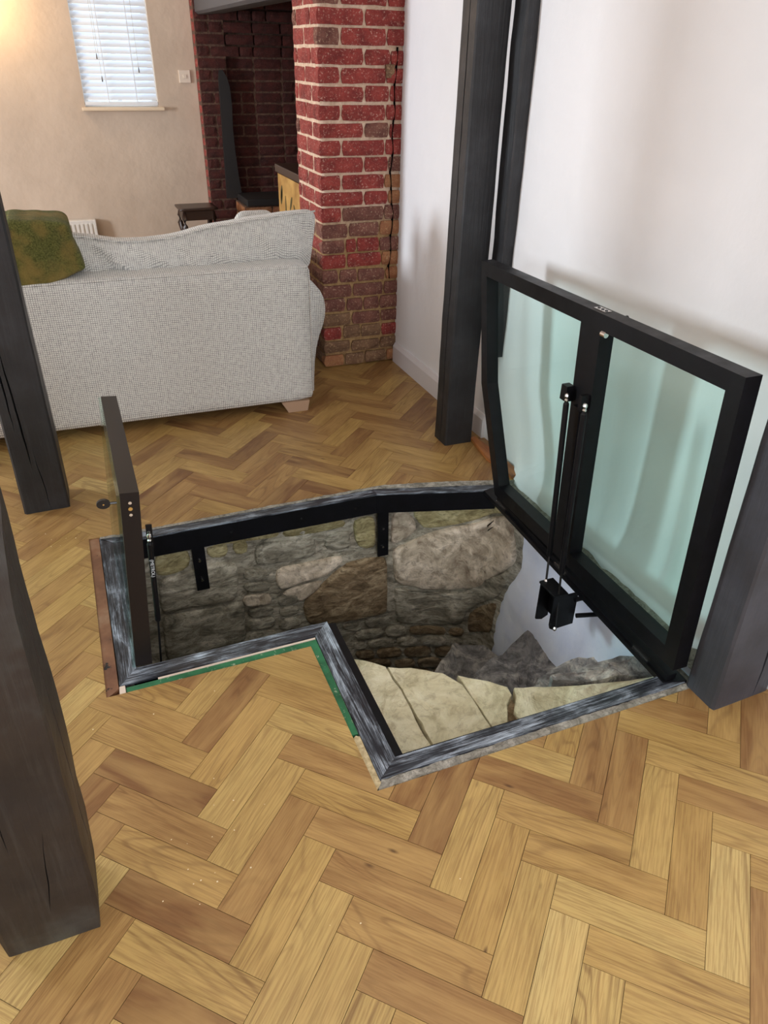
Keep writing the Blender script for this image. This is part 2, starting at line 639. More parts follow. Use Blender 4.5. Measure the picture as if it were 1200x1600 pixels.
def clip(poly, a, b_, c_):
    "keep the part of poly where a*x + b*y <= c"
    out = []
    for i in range(len(poly)):
        p, q = poly[i], poly[(i + 1) % len(poly)]
        dp, dq = a * p[0] + b_ * p[1] - c_, a * q[0] + b_ * q[1] - c_
        if dp <= 0:
            out.append(p)
        if (dp < 0 < dq) or (dq < 0 < dp):
            t = dp / (dp - dq)
            out.append((p[0] + (q[0] - p[0]) * t, p[1] + (q[1] - p[1]) * t))
    return out


def area2(poly):
    return abs(sum(poly[i][0] * poly[(i + 1) % len(poly)][1] - poly[(i + 1) % len(poly)][0] * poly[i][1] for i in range(len(poly)))) / 2


# ================================================================== SHELL
XR = 1.575          # right wall
XL, YB, YF, ZC = -3.5, -2.4, 6.5, 2.4


def wall_with_holes(name, axis, val, thick, u0, u1, z0, z1, holes, mat, **kw):
    "slab at axis=val running u0..u1, z0..z1 with rectangular openings (u0,u1,z0,z1)"
    us = sorted({u0, u1, *[h[0] for h in holes], *[h[1] for h in holes]})
    zs = sorted({z0, z1, *[h[2] for h in holes], *[h[3] for h in holes]})
    parts = []
    for i in range(len(us) - 1):
        for j in range(len(zs) - 1):
            cu, cz = (us[i] + us[i + 1]) / 2, (zs[j] + zs[j + 1]) / 2
            if any(h[0] < cu < h[1] and h[2] < cz < h[3] for h in holes):
                continue
            lo, hi = [0, 0, zs[j]], [0, 0, zs[j + 1]]
            lo[axis], hi[axis] = min(val, val + thick), max(val, val + thick)
            lo[1 - axis], hi[1 - axis] = us[i], us[i + 1]
            parts.append(boxVF(lo, hi))
    V, F = join(*parts)
    return mk(name, V, F, mat, kind='structure', **kw)


wall_with_holes('wall_far', 1, YF, 0.22, XL, 1.14, 0, ZC, [(0.268, 0.79, 1.105, 2.05)], 'plaster_cream')
wall_with_holes('wall_left', 0, XL, -0.22, YB, YF, 0, ZC, [(3.85, 4.65, 0.65, 1.75), (-0.5, 1.1, 0.8, 2.1)], 'plaster_cream')
wall_with_holes('wall_back', 1, YB, -0.22, XL, XR, 0, ZC, [(-0.6, 1.4, 0.85, 2.15)], 'plaster_white')
mk('ceiling', *boxVF((XL - 0.2, YB - 0.2, ZC), (3.0, YF + 0.6, ZC + 0.1)), 'ceiling_paint', kind='structure')


# right wall: hand plastered, slightly uneven, in front of the stud; runs below floor level beside the hatch
def right_wall():
    V, F = [], []
    ys = [YB + (3.72 - YB) * i / 70 for i in range(71)]
    zs = [-0.04, 0.0, 0.03, 0.07, 0.12, 0.2] + [0.3 + 2.1 * i / 20 for i in range(21)]
    for y in ys:
        for z in zs:
            base_x = XR
            if y < 2.55:
                base_x = 1.555
            wv = 0.010 * noise.noise(Vector((y * 1.1, z * 0.7, 3))) + 0.004 * noise.noise(Vector((y * 4, z * 4, 1)))
            foot = -0.055 * math.exp(-max(z, 0) / 0.07) if 1.12 < y < 2.3 else 0
            V.append(Vector((base_x + wv + foot, y, z)))
    n = len(zs)
    for i in range(len(ys) - 1):
        for j in range(n - 1):
            F.append([i * n + j, i * n + j + 1, (i + 1) * n + j + 1, (i + 1) * n + j])
    k0 = len(V)
    for (y, z) in ((YB, -0.04), (YB, ZC), (3.72, ZC), (3.72, -0.04)):
        V.append(Vector((XR + 0.2, y, z)))
    F.append([k0, k0 + 1, k0 + 2, k0 + 3])
    return mk('wall_right', V, F, 'plaster_white', smooth=True, kind='structure')


right_wall()
mk('wall_chimney_right', *boxVF((2.45, 3.9, 0), (2.6, 7.0, ZC)), 'mortar_shaded', kind='structure')
mk('wall_chimney_back', *boxVF((1.6, 3.78, 0), (2.6, 3.98, ZC)), 'mortar_shaded', kind='structure')
# skirting on the far stretch of the right wall: board with a bevelled cap
V, F = prismVF([(1.556, 0.0), (1.579, 0.0), (1.579, 0.108), (1.568, 0.108), (1.560, 0.094), (1.556, 0.088)], 2.62, 3.668, (0, 2, 1))
mk('baseboard_right', V, F, 'trim_white', kind='structure')
# oak threshold strip at the foot of the wall between post and hatch
V, F = prismVF([(1.50, 2.62), (1.525, 2.62), (1.545, 2.24), (1.492, 2.24), (1.475, 2.42)], 0.001, 0.016)
mk('trim_1', V, F, 'oak_trim', kind='structure')

# ================================================================== FLOOR
floor = mk('floor', *join(
    boxVF((XL, YB, -0.1), (-0.137, YF, -0.009)),
    boxVF((-0.137, YB, -0.1), (XR, 1.036, -0.009)),
    boxVF((-0.137, 1.036, -0.1), (0.43, 1.568, -0.009)),
    boxVF((-0.137, 2.372, -0.1), (0.97, YF, -0.009)),
    prismVF([(0.97, 2.372), (1.56, 2.215), (2.5, 2.4), (2.5, YF + 0.5), (0.97, YF + 0.5)], -0.1, -0.009)),
    'subfloor', kind='structure')

W, N = 0.08, 3.70606
C45 = math.cos(PI / 4)


def lat(u, v):
    x, y = u * W, v * W
    return (C45 * (x + y) + 0.44445614, C45 * (y - x) + 0.66545945)


REG = [  # convex regions of floor around the opening, as half planes a*x+b*y<=c
    [(1, 0, -0.137)],
    [(-1, 0, 0.137), (0, 1, 1.036)],
    [(-1, 0, 0.137), (1, 0, 0.43), (0, -1, -1.036), (0, 1, 1.568)],
    [(-1, 0, 0.137), (1, 0, 0.97), (0, -1, -2.372)],
    [(-1, 0, -0.97), (-0.2661, -1, -2.6301)],
]
ROOM = [(-1, 0, 1.6), (1, 0, 1.575), (0, -1, 0.5), (0, 1, 6.5)]
planks = []
gap = 0.0011 / W
for j in range(-12, 14):
    for kk in range(-95, 45):
        for kind_ in 'VH':
            if kind_ == 'V':
                u0, v0, u1, v1 = j * N + kk, j * N - kk, j * N + kk + 1, j * N - kk + N
            else:
                u0, v0, u1, v1 = j * N + kk, j * N - kk + N, j * N + kk + N, j * N - kk + N + 1
            c0 = lat((u0 + u1) / 2, (v0 + v1) / 2)
            if not (-1.9 < c0[0] < 1.9 and -0.7 < c0[1] < 6.8):
                continue
            g0 = gap / 2
            P = [lat(u0 + g0, v0 + g0), lat(u1 - g0, v0 + g0), lat(u1 - g0, v1 - g0), lat(u0 + g0, v1 - g0)]
            for h in ROOM:
                P = clip(P, *h)
                if len(P) < 3: break
            if len(P) < 3: continue
            pieces = []
            for reg in REG:
                Q = P
                for h in reg:
                    Q = clip(Q, *h)
                    if len(Q) < 3: break
                if len(Q) >= 3 and area2(Q) > 2e-5:
                    pieces.append(Q)
            if not pieces: continue
            pr = [project((x, y, 0)) for q in pieces for x, y in q]
            size = 0
            if all(pr):
                i0 = 0
                for q in pieces:
                    pq = [(max(0, min(1200, a)), max(0, min(1600, b2))) for a, b2 in pr[i0:i0 + len(q)]]
                    size += area2(pq)
                    i0 += len(q)
            planks.append((size, pieces, kind_, (u0, v0)))
planks.sort(key=lambda t: -t[0])
rp = random.Random(11)


def plank_vf(pieces, kind_, uv0, lift):
    V, F = join(*[prismVF(q if True else q, -0.010, lift) for q in pieces])
    off = (rp.random() * 60, rp.random() * 60)

    def uvf(p):
        x, y = p.x - 0.44445614, p.y - 0.66545945
        a, c_ = C45 * (x - y), C45 * (x + y)       # lattice u, v in metres
        a, c_ = a - uv0[0] * W, c_ - uv0[1] * W
        return (c_ + off[0], a + off[1]) if kind_ == 'V' else (a + off[0], c_ + off[1])
    return V, F, uvf


# boards the photograph shows clearly darker, redder or paler than their neighbours (found by where their centre falls)
SPECIAL = [(at(px, py, 2, 0.0), t) for px, py, t in (
    (668, 1265, .10), (622, 1245, .16), (925, 1165, .26), (962, 1225, .24), (1062, 1130, .22), (1150, 1150, .30), (250, 1265, .36), (265, 1310, .22),
    (262, 1362, .28), (340, 1120, .14), (300, 1118, .36), (268, 1430, .40), (300, 1500, .22), (235, 1570, .10), (620, 1365, .34), (655, 1540, .28),
    (640, 1440, .42), (560, 1390, .48), (470, 1180, .42), (1175, 1470, .34), (770, 1195, .66), (760, 1250, .62), (1100, 1185, .66), (1060, 1290, .72), (1110, 1420, .9),
    (1000, 1500, .66), (850, 1530, .92), (1010, 1215, .58), (1120, 1240, .9), (1150, 1310, .92), (440, 1500, .74), (500, 1540, .95), (690, 1400, .74), (740, 1350, .7),
    (850, 1400, .72), (800, 1500, .64), (560, 1170, .4), (530, 1240, .6), (440, 1130, .78), (420, 1225, .66), (380, 1270, .7))]


def special_tint(c):
    best = min(SPECIAL, key=lambda q: (q[0].x - c[0]) ** 2 + (q[0].y - c[1]) ** 2)
    return best[1] if math.hypot(best[0].x - c[0], best[0].y - c[1]) < 0.05 else None


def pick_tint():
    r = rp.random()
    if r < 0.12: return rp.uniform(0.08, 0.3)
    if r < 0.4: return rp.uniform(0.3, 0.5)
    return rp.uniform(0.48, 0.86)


SV, SF, SU, ST = [], [], [], []
for i, (size, pieces, kind_, uv0) in enumerate(planks):
    lift = rp.uniform(-0.0003, 0.0003)
    V, F, uvf = plank_vf(pieces, kind_, uv0, lift)
    t = pick_tint()
    if pieces[0][0][1] > 2.3 and pieces[0][0][0] > -.1:      # boards beyond the opening: browner wood, and the dimmer light there put into tint
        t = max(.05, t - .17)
    if i < 300:
        n_ = sum(len(q) for q in pieces)
        cc = (sum(p[0] for q in pieces for p in q) / n_, sum(p[1] for q in pieces for p in q) / n_)
        t = special_tint(cc) or t
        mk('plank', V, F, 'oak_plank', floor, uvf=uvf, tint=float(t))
    else:
        n = len(SV)
        SU += [uvf(p) for p in V]
        SV += V
        SF += [[a + n for a in f] for f in F]
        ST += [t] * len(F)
me = bpy.data.meshes.new('planks_beyond')
me.from_pydata(SV, [], SF)
ul = me.uv_layers.new(name='UVMap')
for lp in me.loops:
    ul.data[lp.index].uv = SU[lp.vertex_index]
at_ = me.attributes.new('tint', 'FLOAT', 'FACE')
for i, t in enumerate(ST):
    at_.data[i].value = t
me.materials.append(MATS['oak_plank'])
o = bpy.data.objects.new('distant_planks', me)
sc.collection.objects.link(o)
o.parent = floor
o['kind'] = 'stuff'
# floor boards outside the view, plain
mk('floor_beyond', *join(boxVF((XL, YB, -0.009), (-1.6, YF, 0)), boxVF((-1.6, YB, -0.009), (XR, -0.5, 0))), 'oak_trim', kind='structure')


# ================================================================== SHAFT
PATH = [(-0.16, 1.60), (-0.15, 2.37), (1.0, 2.37), (1.2, 2.31), (1.36, 2.16), (1.425, 1.98)]
SEG = [((-0.15, 2.37), (1.0, 2.37)), ((1.0, 2.37), (1.2, 2.32)), ((1.2, 2.32), (1.40, 2.205)), ((1.40, 2.205), (1.455, 1.98))]


def shaft_hit(px, py):
    "surface coordinate (s along the curved shaft wall, z) of a point of the wall"
    d = ray(px, py)
    s0 = 0.0
    for a, b2 in SEG:
        ex, ey = b2[0] - a[0], b2[1] - a[1]
        L = math.hypot(ex, ey)
        den = d.x * ey - d.y * ex
        if abs(den) > 1e-9:
            t = (a[0] * ey - a[1] * ex) / den
            x, y = d.x * t, d.y * t
            q = ((x - a[0]) * ex + (y - a[1]) * ey) / L
            if t > 0 and -1e-6 <= q <= L + (0.12 if b2 == SEG[-1][1] else 1e-6):
                return s0 + q, CZ + d.z * t
        s0 += L
    return None


def shaft_pt(s, z, out):
    "world point at surface coordinate s,z standing 'out' metres proud of the wall"
    s0 = 0.0
    for i, (a, b2) in enumerate(SEG):
        ex, ey = b2[0] - a[0], b2[1] - a[1]
        L = math.hypot(ex, ey)
        if s <= s0 + L or i == len(SEG) - 1:
            q = (s - s0) / L
            nx, ny = ey / L, -ex / L
            return Vector((a[0] + ex * q + nx * out, a[1] + ey * q + ny * out, z))
        s0 += L


# backing: mortar bed of the shaft wall (uneven), kind structure; stones are its children
V, F = [], []
ns, nz = 90, 60
stot = sum(math.hypot(b2[0] - a[0], b2[1] - a[1]) for a, b2 in SEG) + 0.05
for i in range(ns + 1):
    for j in range(nz + 1):
        s, z = stot * i / ns, -2.0 + 1.985 * j / nz
        V.append(shaft_pt(s, z, 0.010 * noise.noise(Vector((s * 7, z * 7, 0))) + 0.006 * noise.noise(Vector((s * 25, z * 25, 5)))))
for i in range(ns):
    for j in range(nz):
        a = i * (nz + 1) + j
        F.append([a, a + 1, a + nz + 2, a + nz + 1])
shaft = mk('wall_shaft_far', V, F, 'rubble_stone', smooth=True, tint=0.5, kind='structure')
mk('wall_shaft_left', *boxVF((-0.25, 1.50, -2.0), (-0.13, 2.40, -0.05)), 'rubble_stone', tint=0.4, kind='structure')
mk('wall_shaft_near', *join(boxVF((-0.2, 1.45, -2.0), (0.44, 1.60, -0.1)), boxVF((0.33, 0.98, -2.0), (0.45, 1.5, -0.1)), boxVF((0.4, 0.94, -2.0), (1.5, 1.05, -0.1))), 'rubble_stone', tint=0.4, kind='structure')
mk('floor_shaft', *boxVF((-0.2, 0.98, -2.1), (1.6, 2.5, -2.0)), 'brown_stone', tint=0.3, kind='structure')


def stone(poly_px, mat, tint, proud, parent=shaft, rings=4, rough=0.006, grow=0.0, seed=0):
    "one wall stone: outline on the shaft surface, domed and roughened, joints left as recesses"
    pts = [shaft_hit(*p) for p in poly_px]
    if any(p is None for p in pts):
        return
    # densify and round the outline
    dense = []
    n = len(pts)
    for i in range(n):
        a, c_ = pts[i], pts[(i + 1) % n]
        L = math.hypot(c_[0] - a[0], c_[1] - a[1])
        m_ = max(2, int(L / 0.03))
        for q in range(m_):
            dense.append((a[0] + (c_[0] - a[0]) * q / m_, a[1] + (c_[1] - a[1]) * q / m_))
    for _ in range(1):
        dense = [((dense[i - 1][0] + 2 * dense[i][0] + dense[(i + 1) % len(dense)][0]) / 4, (dense[i - 1][1] + 2 * dense[i][1] + dense[(i + 1) % len(dense)][1]) / 4) for i in range(len(dense))]
    cx = sum(p[0] for p in dense) / len(dense)
    cz = sum(p[1] for p in dense) / len(dense)
    m_ = len(dense)
    V, F = [], []
    levels = [(1.0, -0.012), (0.985, proud * 0.45), (0.94, proud * 0.85)] + [(0.94 * (1 - (r + 1) / (rings + 1)), proud) for r in range(rings)]
    for f_, out in levels:
        for (s, z) in dense:
            jit = 1 + 0.02 * noise.noise(Vector((s * 30, z * 30, seed)))
            ss, z2 = cx + (s - cx) * f_ * jit, cz + (z - cz) * f_ * jit
            o_ = out + (rough * noise.noise(Vector((ss * 16, z2 * 28, seed * 3.1))) + 0.5 * rough * noise.noise(Vector((ss * 50, z2 * 60, seed))) if f_ < 1 else 0)
            V.append(shaft_pt(ss, z2, o_))
    V.append(shaft_pt(cx, cz, proud + rough * noise.noise(Vector((cx * 16, cz * 28, seed * 3.1)))))
    for r in range(len(levels) - 1):
        for i in range(m_):
            F.append([r * m_ + i, r * m_ + (i + 1) % m_, (r + 1) * m_ + (i + 1) % m_, (r + 1) * m_ + i])
    last = (len(levels) - 1) * m_
    for i in range(m_):
        F.append([last + i, last + (i + 1) % m_, len(V) - 1])
    return mk('stone', V, F, mat, parent, smooth=True, tint=float(tint))


ST_ = [
    ([(240, 866), (296, 856), (299, 886), (243, 902)], 'ochre_stone', .42, .014),
    ([(319, 855), (357, 847), (355, 868), (326, 871)], 'ochre_stone', .55, .014),
    ([(360, 846), (386, 841), (388, 862), (366, 867)], 'ochre_stone', .45, .012),
    ([(397, 850), (493, 838), (495, 866), (398, 884)], 'rubble_stone', .42, .018),
    ([(505, 838), (545, 826), (548, 855), (507, 861)], 'rubble_stone', .5, .014),
    ([(550, 812), (585, 804), (586, 857), (557, 855)], 'ochre_stone', .58, .016),
    ([(440, 828), (540, 811), (540, 822), (441, 840)], 'ochre_stone', .42, .010),
    ([(330, 845), (436, 829), (437, 838), (331, 852)], 'ochre_stone', .5, .008),
    ([(246, 905), (290, 893), (337, 878), (367, 877), (374, 892), (368, 936), (310, 946), (251, 957)], 'rubble_stone', .6, .022),
    ([(252, 962), (310, 950), (381, 937), (385, 1000), (260, 1034)], 'rubble_stone', .5, .024),
    ([(378, 890), (420, 886), (422, 903), (380, 906)], 'rubble_stone', .45, .012),
    ([(379, 910), (421, 906), (423, 922), (381, 925)], 'rubble_stone', .4, .012),
    ([(377, 930), (424, 926), (426, 942), (380, 946)], 'pinkish_render', .5, .012),
    ([(386, 951), (427, 945), (429, 958), (388, 965)], 'rubble_stone', .24, .014),
    ([(384, 968), (429, 961), (431, 978), (386, 985)], 'rubble_stone', .5, .012),
    ([(386, 989), (431, 981), (433, 995), (388, 1004)], 'rubble_stone', .42, .012),
    ([(432, 933), (466, 926), (468, 940), (434, 948)], 'rubble_stone', .36, .012),
    ([(433, 951), (466, 944), (468, 958), (440, 965)], 'rubble_stone', .48, .012),
    ([(433, 969), (468, 962), (471, 978), (437, 986)], 'rubble_stone', .54, .012),
    ([(428, 889), (480, 877), (537, 867), (534, 879), (510, 899), (470, 908), (434, 923)], 'pinkish_render', .74, .014),
    ([(436, 927), (470, 913), (508, 904), (490, 925), (474, 934), (470, 940)], 'pinkish_render', .58, .012),
    ([(472, 937), (500, 915), (540, 878), (570, 870), (604, 869), (606, 920), (604, 956), (534, 970), (482, 976), (474, 960)], 'brown_stone', .8, .024),
    ([(612, 797), (637, 795), (655, 826), (620, 848), (610, 850)], 'pinkish_render', .5, .014),
    ([(640, 795), (700, 793), (778, 792), (798, 802), (740, 812), (688, 823), (659, 826)], 'ochre_stone', .72, .012),
    ([(612, 858), (655, 838), (688, 828), (745, 816), (798, 806), (806, 840), (808, 880), (778, 900), (747, 917), (700, 920), (666, 921), (616, 911)], 'pinkish_render', .72, .022),
    ([(614, 917), (666, 926), (747, 923), (800, 890), (792, 915), (778, 934), (745, 945), (728, 955), (722, 977), (668, 976), (618, 972)], 'rubble_stone', .52, .016),
    ([(732, 958), (778, 940), (772, 965), (768, 990), (730, 990)], 'brown_stone', .55, .012),
    ([(532, 974), (563, 970), (566, 985), (537, 985)], 'rubble_stone', .4, .012),
    ([(568, 966), (608, 962), (612, 976), (570, 980)], 'rubble_stone', .44, .012),
]
rows = [
    (973, [(534, 551, 600, 590), (0,)],),
]
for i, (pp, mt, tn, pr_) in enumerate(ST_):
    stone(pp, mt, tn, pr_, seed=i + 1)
C5 = lambda pts: [(380 + a / 2.727, 720 + b2 / 2.727) for a, b2 in pts]
small = [
    ([(470, 725), (595, 705), (600, 740), (480, 765)], .52), ([(605, 705), (695, 700), (698, 740), (605, 747)], .42), ([(705, 705), (865, 708), (868, 740), (705, 738)], .5),
    ([(872, 708), (940, 712), (940, 745), (875, 742)], .46), ([(465, 772), (522, 764), (526, 800), (470, 803)], .34), ([(528, 762), (640, 752), (645, 788), (532, 798)], .5),
    ([(650, 748), (745, 747), (745, 783), (652, 786)], .44), ([(752, 746), (868, 748), (868, 783), (752, 785)], .4), ([(875, 750), (935, 752), (935, 780), (875, 780)], .4),
    ([(475, 808), (558, 804), (560, 838), (480, 842)], .32), ([(565, 800), (675, 792), (678, 830), (570, 840)], .52), ([(682, 792), (805, 793), (800, 833), (682, 832)], .36),
    ([(812, 793), (900, 788), (900, 826), (815, 833)], .34), ([(500, 846), (632, 842), (634, 876), (505, 880)], .3), ([(640, 843), (732, 838), (735, 876), (642, 880)], .44),
    ([(740, 840), (850, 838), (850, 880), (740, 880)], .36), ([(858, 834), (950, 830), (950, 870), (858, 874)], .3), ([(560, 888), (680, 884), (682, 918), (562, 920)], .3),
    ([(688, 884), (800, 884), (800, 920), (690, 920)], .28), ([(808, 882), (920, 876), (920, 914), (808, 918)], .26)]
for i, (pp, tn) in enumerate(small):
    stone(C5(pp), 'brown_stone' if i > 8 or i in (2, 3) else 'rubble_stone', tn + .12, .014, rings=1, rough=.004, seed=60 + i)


# white plastered shaft wall under the hatch, with a ragged edge over the stone
def shaft_plaster():
    edge = [(-0.02, 2.02), (-0.10, 2.0), (-0.257, 1.985), (-0.36, 2.03), (-0.46, 2.085), (-0.62, 2.11), (-0.72, 2.10), (-0.9, 2.13), (-1.3, 2.1)]
    V, F = [], []
    zs = [-0.012 - i * 0.03 for i in range(40)]
    ny = 40
    for z in zs:
        ye = edge[-1][1]
        for (z1, y1), (z2, y2) in zip(edge, edge[1:]):
            if z2 <= z <= z1:
                ye = y1 + (y2 - y1) * (z - z1) / (z2 - z1)
        if z > edge[0][0]: ye = edge[0][1]
        ye += 0.014 * noise.noise(Vector((z * 22, 0, 0))) + 0.006 * noise.noise(Vector((z * 80, 1, 0)))
        for i in range(ny + 1):
            y = 1.0 + (ye - 1.0) * i / ny
            bulge = 0.012 * noise.noise(Vector((y * 4, z * 4, 7))) + 0.003 * noise.noise(Vector((y * 20, z * 20, 7)))
            x = 1.425 + bulge + (0.02 if i == ny else 0) - 0.02 * (y - 1.0)
            V.append(Vector((x, y, z)))
    for j in range(len(zs) - 1):
        for i in range(ny):
            a = j * (ny + 1) + i
            F.append([a, a + 1, a + ny + 2, a + ny + 1])
    mk('wall_shaft_right', V, F, 'plaster_shaft', smooth=True, kind='structure')


shaft_plaster()
# rough ledge between the hatch and the wall
V, F = [], []
for i in range(50):
    for j in range(9):
        y, x = 1.05 + 1.22 * i / 49, 1.375 + 0.18 * j / 8
        V.append(Vector((x, y, -0.035 + 0.02 * noise.noise(Vector((x * 20, y * 12, 4))) + 0.035 * max(0, (x - 1.46) / 0.09) + 0.006 * noise.noise(Vector((x * 60, y * 60, 4))))))
for i in range(49):
    for j in range(8):
        a = i * 9 + j
        F.append([a, a + 9, a + 10, a + 1])
mk('trim_2', V, F, 'rough_mortar', smooth=True, tint=0.42, kind='structure')


# ------------------------------------------------------------------ stone slabs and steps
def slab(name, poly, ztop, depth, mat, tint, label, cat, group, rough=0.012, seed=0, edge=0.012, parent=None):
    dense = []
    n = len(poly)
    for i in range(n):
        a, c_ = poly[i], poly[(i + 1) % n]
        L = math.hypot(c_[0] - a[0], c_[1] - a[1])
        m_ = max(1, int(L / 0.025))
        for q in range(m_):
            x, y = a[0] + (c_[0] - a[0]) * q / m_, a[1] + (c_[1] - a[1]) * q / m_
            x += edge * 0.5 * noise.noise(Vector((x * 30, y * 30, seed)))
            y += edge * 0.5 * noise.noise(Vector((x * 30, y * 30, seed + 9)))
            dense.append((x, y))
    cx, cy = sum(p[0] for p in dense) / len(dense), sum(p[1] for p in dense) / len(dense)
    m_ = len(dense)
    V, F = [], []
    for f_, dz in ((0.99, -depth), (1.0, -depth * 0.5), (1.0, -0.008), (0.99, -0.001), (0.92, 0), (0.75, 0), (0.55, 0), (0.35, 0), (0.17, 0)):
        for (x, y) in dense:
            xx, yy = cx + (x - cx) * f_, cy + (y - cy) * f_
            dzz = dz + (rough * noise.noise(Vector((xx * 9, yy * 9, seed))) + rough * .35 * noise.noise(Vector((xx * 40, yy * 40, seed))) if dz > -0.013 else 0)
            V.append(Vector((xx, yy, ztop + dzz)))
    V.append(Vector((cx, cy, ztop + rough * noise.noise(Vector((cx * 9, cy * 9, seed))))))
    for r in range(8):
        for i in range(m_):
            F.append([r * m_ + i, r * m_ + (i + 1) % m_, (r + 1) * m_ + (i + 1) % m_, (r + 1) * m_ + i])
    for i in range(m_):
        F.append([8 * m_ + i, 8 * m_ + (i + 1) % m_, len(V) - 1])
    F.append(list(range(m_))[::-1])
    return mk(name, V, F, mat, parent, smooth=False, tint=float(tint), org=None if parent else (cx, cy, ztop - depth), label=label, cat=cat, group=group)


ZT = -0.125
slabs = [
    ([(0.455, 1.06), (0.655, 1.06), (0.655, 1.214), (0.657, 1.311), (0.659, 1.43), (0.653, 1.535), (0.60, 1.585), (0.56, 1.62), (0.455, 1.60)], 'cream sandstone slab against the black notch rail, left end of the landing'),
    ([(0.662, 1.06), (0.838, 1.06), (0.840, 1.216), (0.843, 1.293), (0.838, 1.381), (0.806, 1.446), (0.722, 1.506), (0.659, 1.532), (0.664, 1.43), (0.662, 1.311)], 'middle cream sandstone slab with a long seam on both sides'),
    ([(0.845, 1.06), (0.888, 1.06), (0.895, 1.207), (0.925, 1.261), (0.952, 1.289), (0.957, 1.323), (0.898, 1.378), (0.844, 1.422), (0.849, 1.293), (0.846, 1.216)], 'narrow cream sandstone slab beside the crumbled brown crack'),
    ([(0.925, 1.06), (1.41, 1.06), (1.41, 1.2), (1.325, 1.219), (1.236, 1.241), (1.167, 1.256), (1.086, 1.287), (0.975, 1.312), (0.962, 1.28), (0.935, 1.24)], 'pale sandstone slab running under the near frame rail to the right corner'),
]
for i, (pl, lb) in enumerate(slabs):
    slab('stone_slab', pl, ZT, 0.12, 'pale_sandstone', .5, lb, 'stone slab', 'cream sandstone slabs of the landing', rough=0.011, seed=20 + i, edge=0.008)
mk('rubble_fill', *prismVF([(0.89, 1.07), (0.93, 1.07), (0.96, 1.30), (0.955, 1.32), (0.90, 1.22)], -0.24, -0.145), 'brown_stone', tint=0.75, kind='stuff', label='crumbled brown rubble in the crack between pale slabs', cat='rubble')
steps = [
    ([(1.10, 1.292), (1.167, 1.266), (1.236, 1.25), (1.325, 1.228), (1.43, 1.205), (1.41, 1.271), (1.347, 1.300), (1.27, 1.310), (1.10, 1.318)], -0.118, .52, 'topmost small grey stone step in the right corner of the shaft'),
    ([(1.0, 1.12), (1.425, 1.15), (1.425, 1.404), (1.420, 1.484), (1.361, 1.496), (1.252, 1.488), (1.10, 1.41), (0.98, 1.34)], -0.285, .52, 'second stone step down, grey with a worn pale edge'),
    ([(0.86, 1.2), (1.43, 1.3), (1.435, 1.671), (1.405, 1.862), (1.311, 1.822), (1.176, 1.758), (1.06, 1.71), (0.90, 1.64)], -0.48, .36, 'third stone step down, large dark block with a pointed corner'),
    ([(0.78, 1.3), (1.42, 1.6), (1.395, 1.98), (1.36, 2.09), (1.25, 2.160), (1.085, 2.02), (0.92, 1.84)], -0.73, .42, 'lowest visible stone step, brown and half in the dark'),
    ([(0.7, 1.4), (1.3, 1.9), (1.22, 2.2), (1.0, 2.30), (0.8, 2.2), (0.62, 1.9)], -0.95, .3, 'stone step at the bottom of the shaft, almost hidden in the dark'),
]
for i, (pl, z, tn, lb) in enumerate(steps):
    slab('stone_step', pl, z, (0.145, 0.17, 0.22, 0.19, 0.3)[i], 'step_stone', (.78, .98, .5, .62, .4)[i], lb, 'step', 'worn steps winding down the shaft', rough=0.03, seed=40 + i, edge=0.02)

# ------------------------------------------------------------------ hatch frame
hf = empty('steel_surround', (0.63, 1.7, 0), label='black scuffed steel frame let into the oak floor around the stair opening', cat='frame')


def rail(name, poly, z0, z1, mat, udir, parent=hf, **kw):
    V, F = prismVF(poly, z0, z1)
    ud = Vector((udir[0], udir[1], 0)).normalized()
    pd = Vector((-ud.y, ud.x, 0))
    off = random.random() * 20
    return mk(name, V, F, mat, parent, uvf=lambda p: (p.dot(ud) + off, p.dot(pd) + p.z + off), **kw)


rail('frame_rail', [(-0.100, 1.600), (-0.052, 1.655), (-0.052, 2.315), (-0.102, 2.365)], -0.006, 0, 'scuffed_steel', (0, 1))
rail('frame_rail', [(-0.099, 1.599), (0.456, 1.606), (0.508, 1.657), (-0.052, 1.655)], -0.006, 0, 'scuffed_steel', (1, 0))
rail('frame_rail', [(0.456, 1.606), (0.447, 1.064), (0.506, 1.112), (0.508, 1.657)], -0.006, 0, 'scuffed_steel', (0, 1))
rail('frame_rail', [(0.447, 1.064), (1.36, 1.058), (1.345, 1.106), (0.506, 1.112)], -0.006, 0, 'scuffed_steel', (1, 0))
rail('frame_rail', [(-0.102, 2.357), (0.93, 2.357), (0.93, 2.315), (-0.052, 2.315)], -0.006, 0, 'scuffed_steel', (1, 0))
rail('frame_rail', [(0.93, 2.357), (1.405, 2.222), (1.392, 2.182), (0.93, 2.315)], -0.006, 0, 'scuffed_steel', (1, -.28))
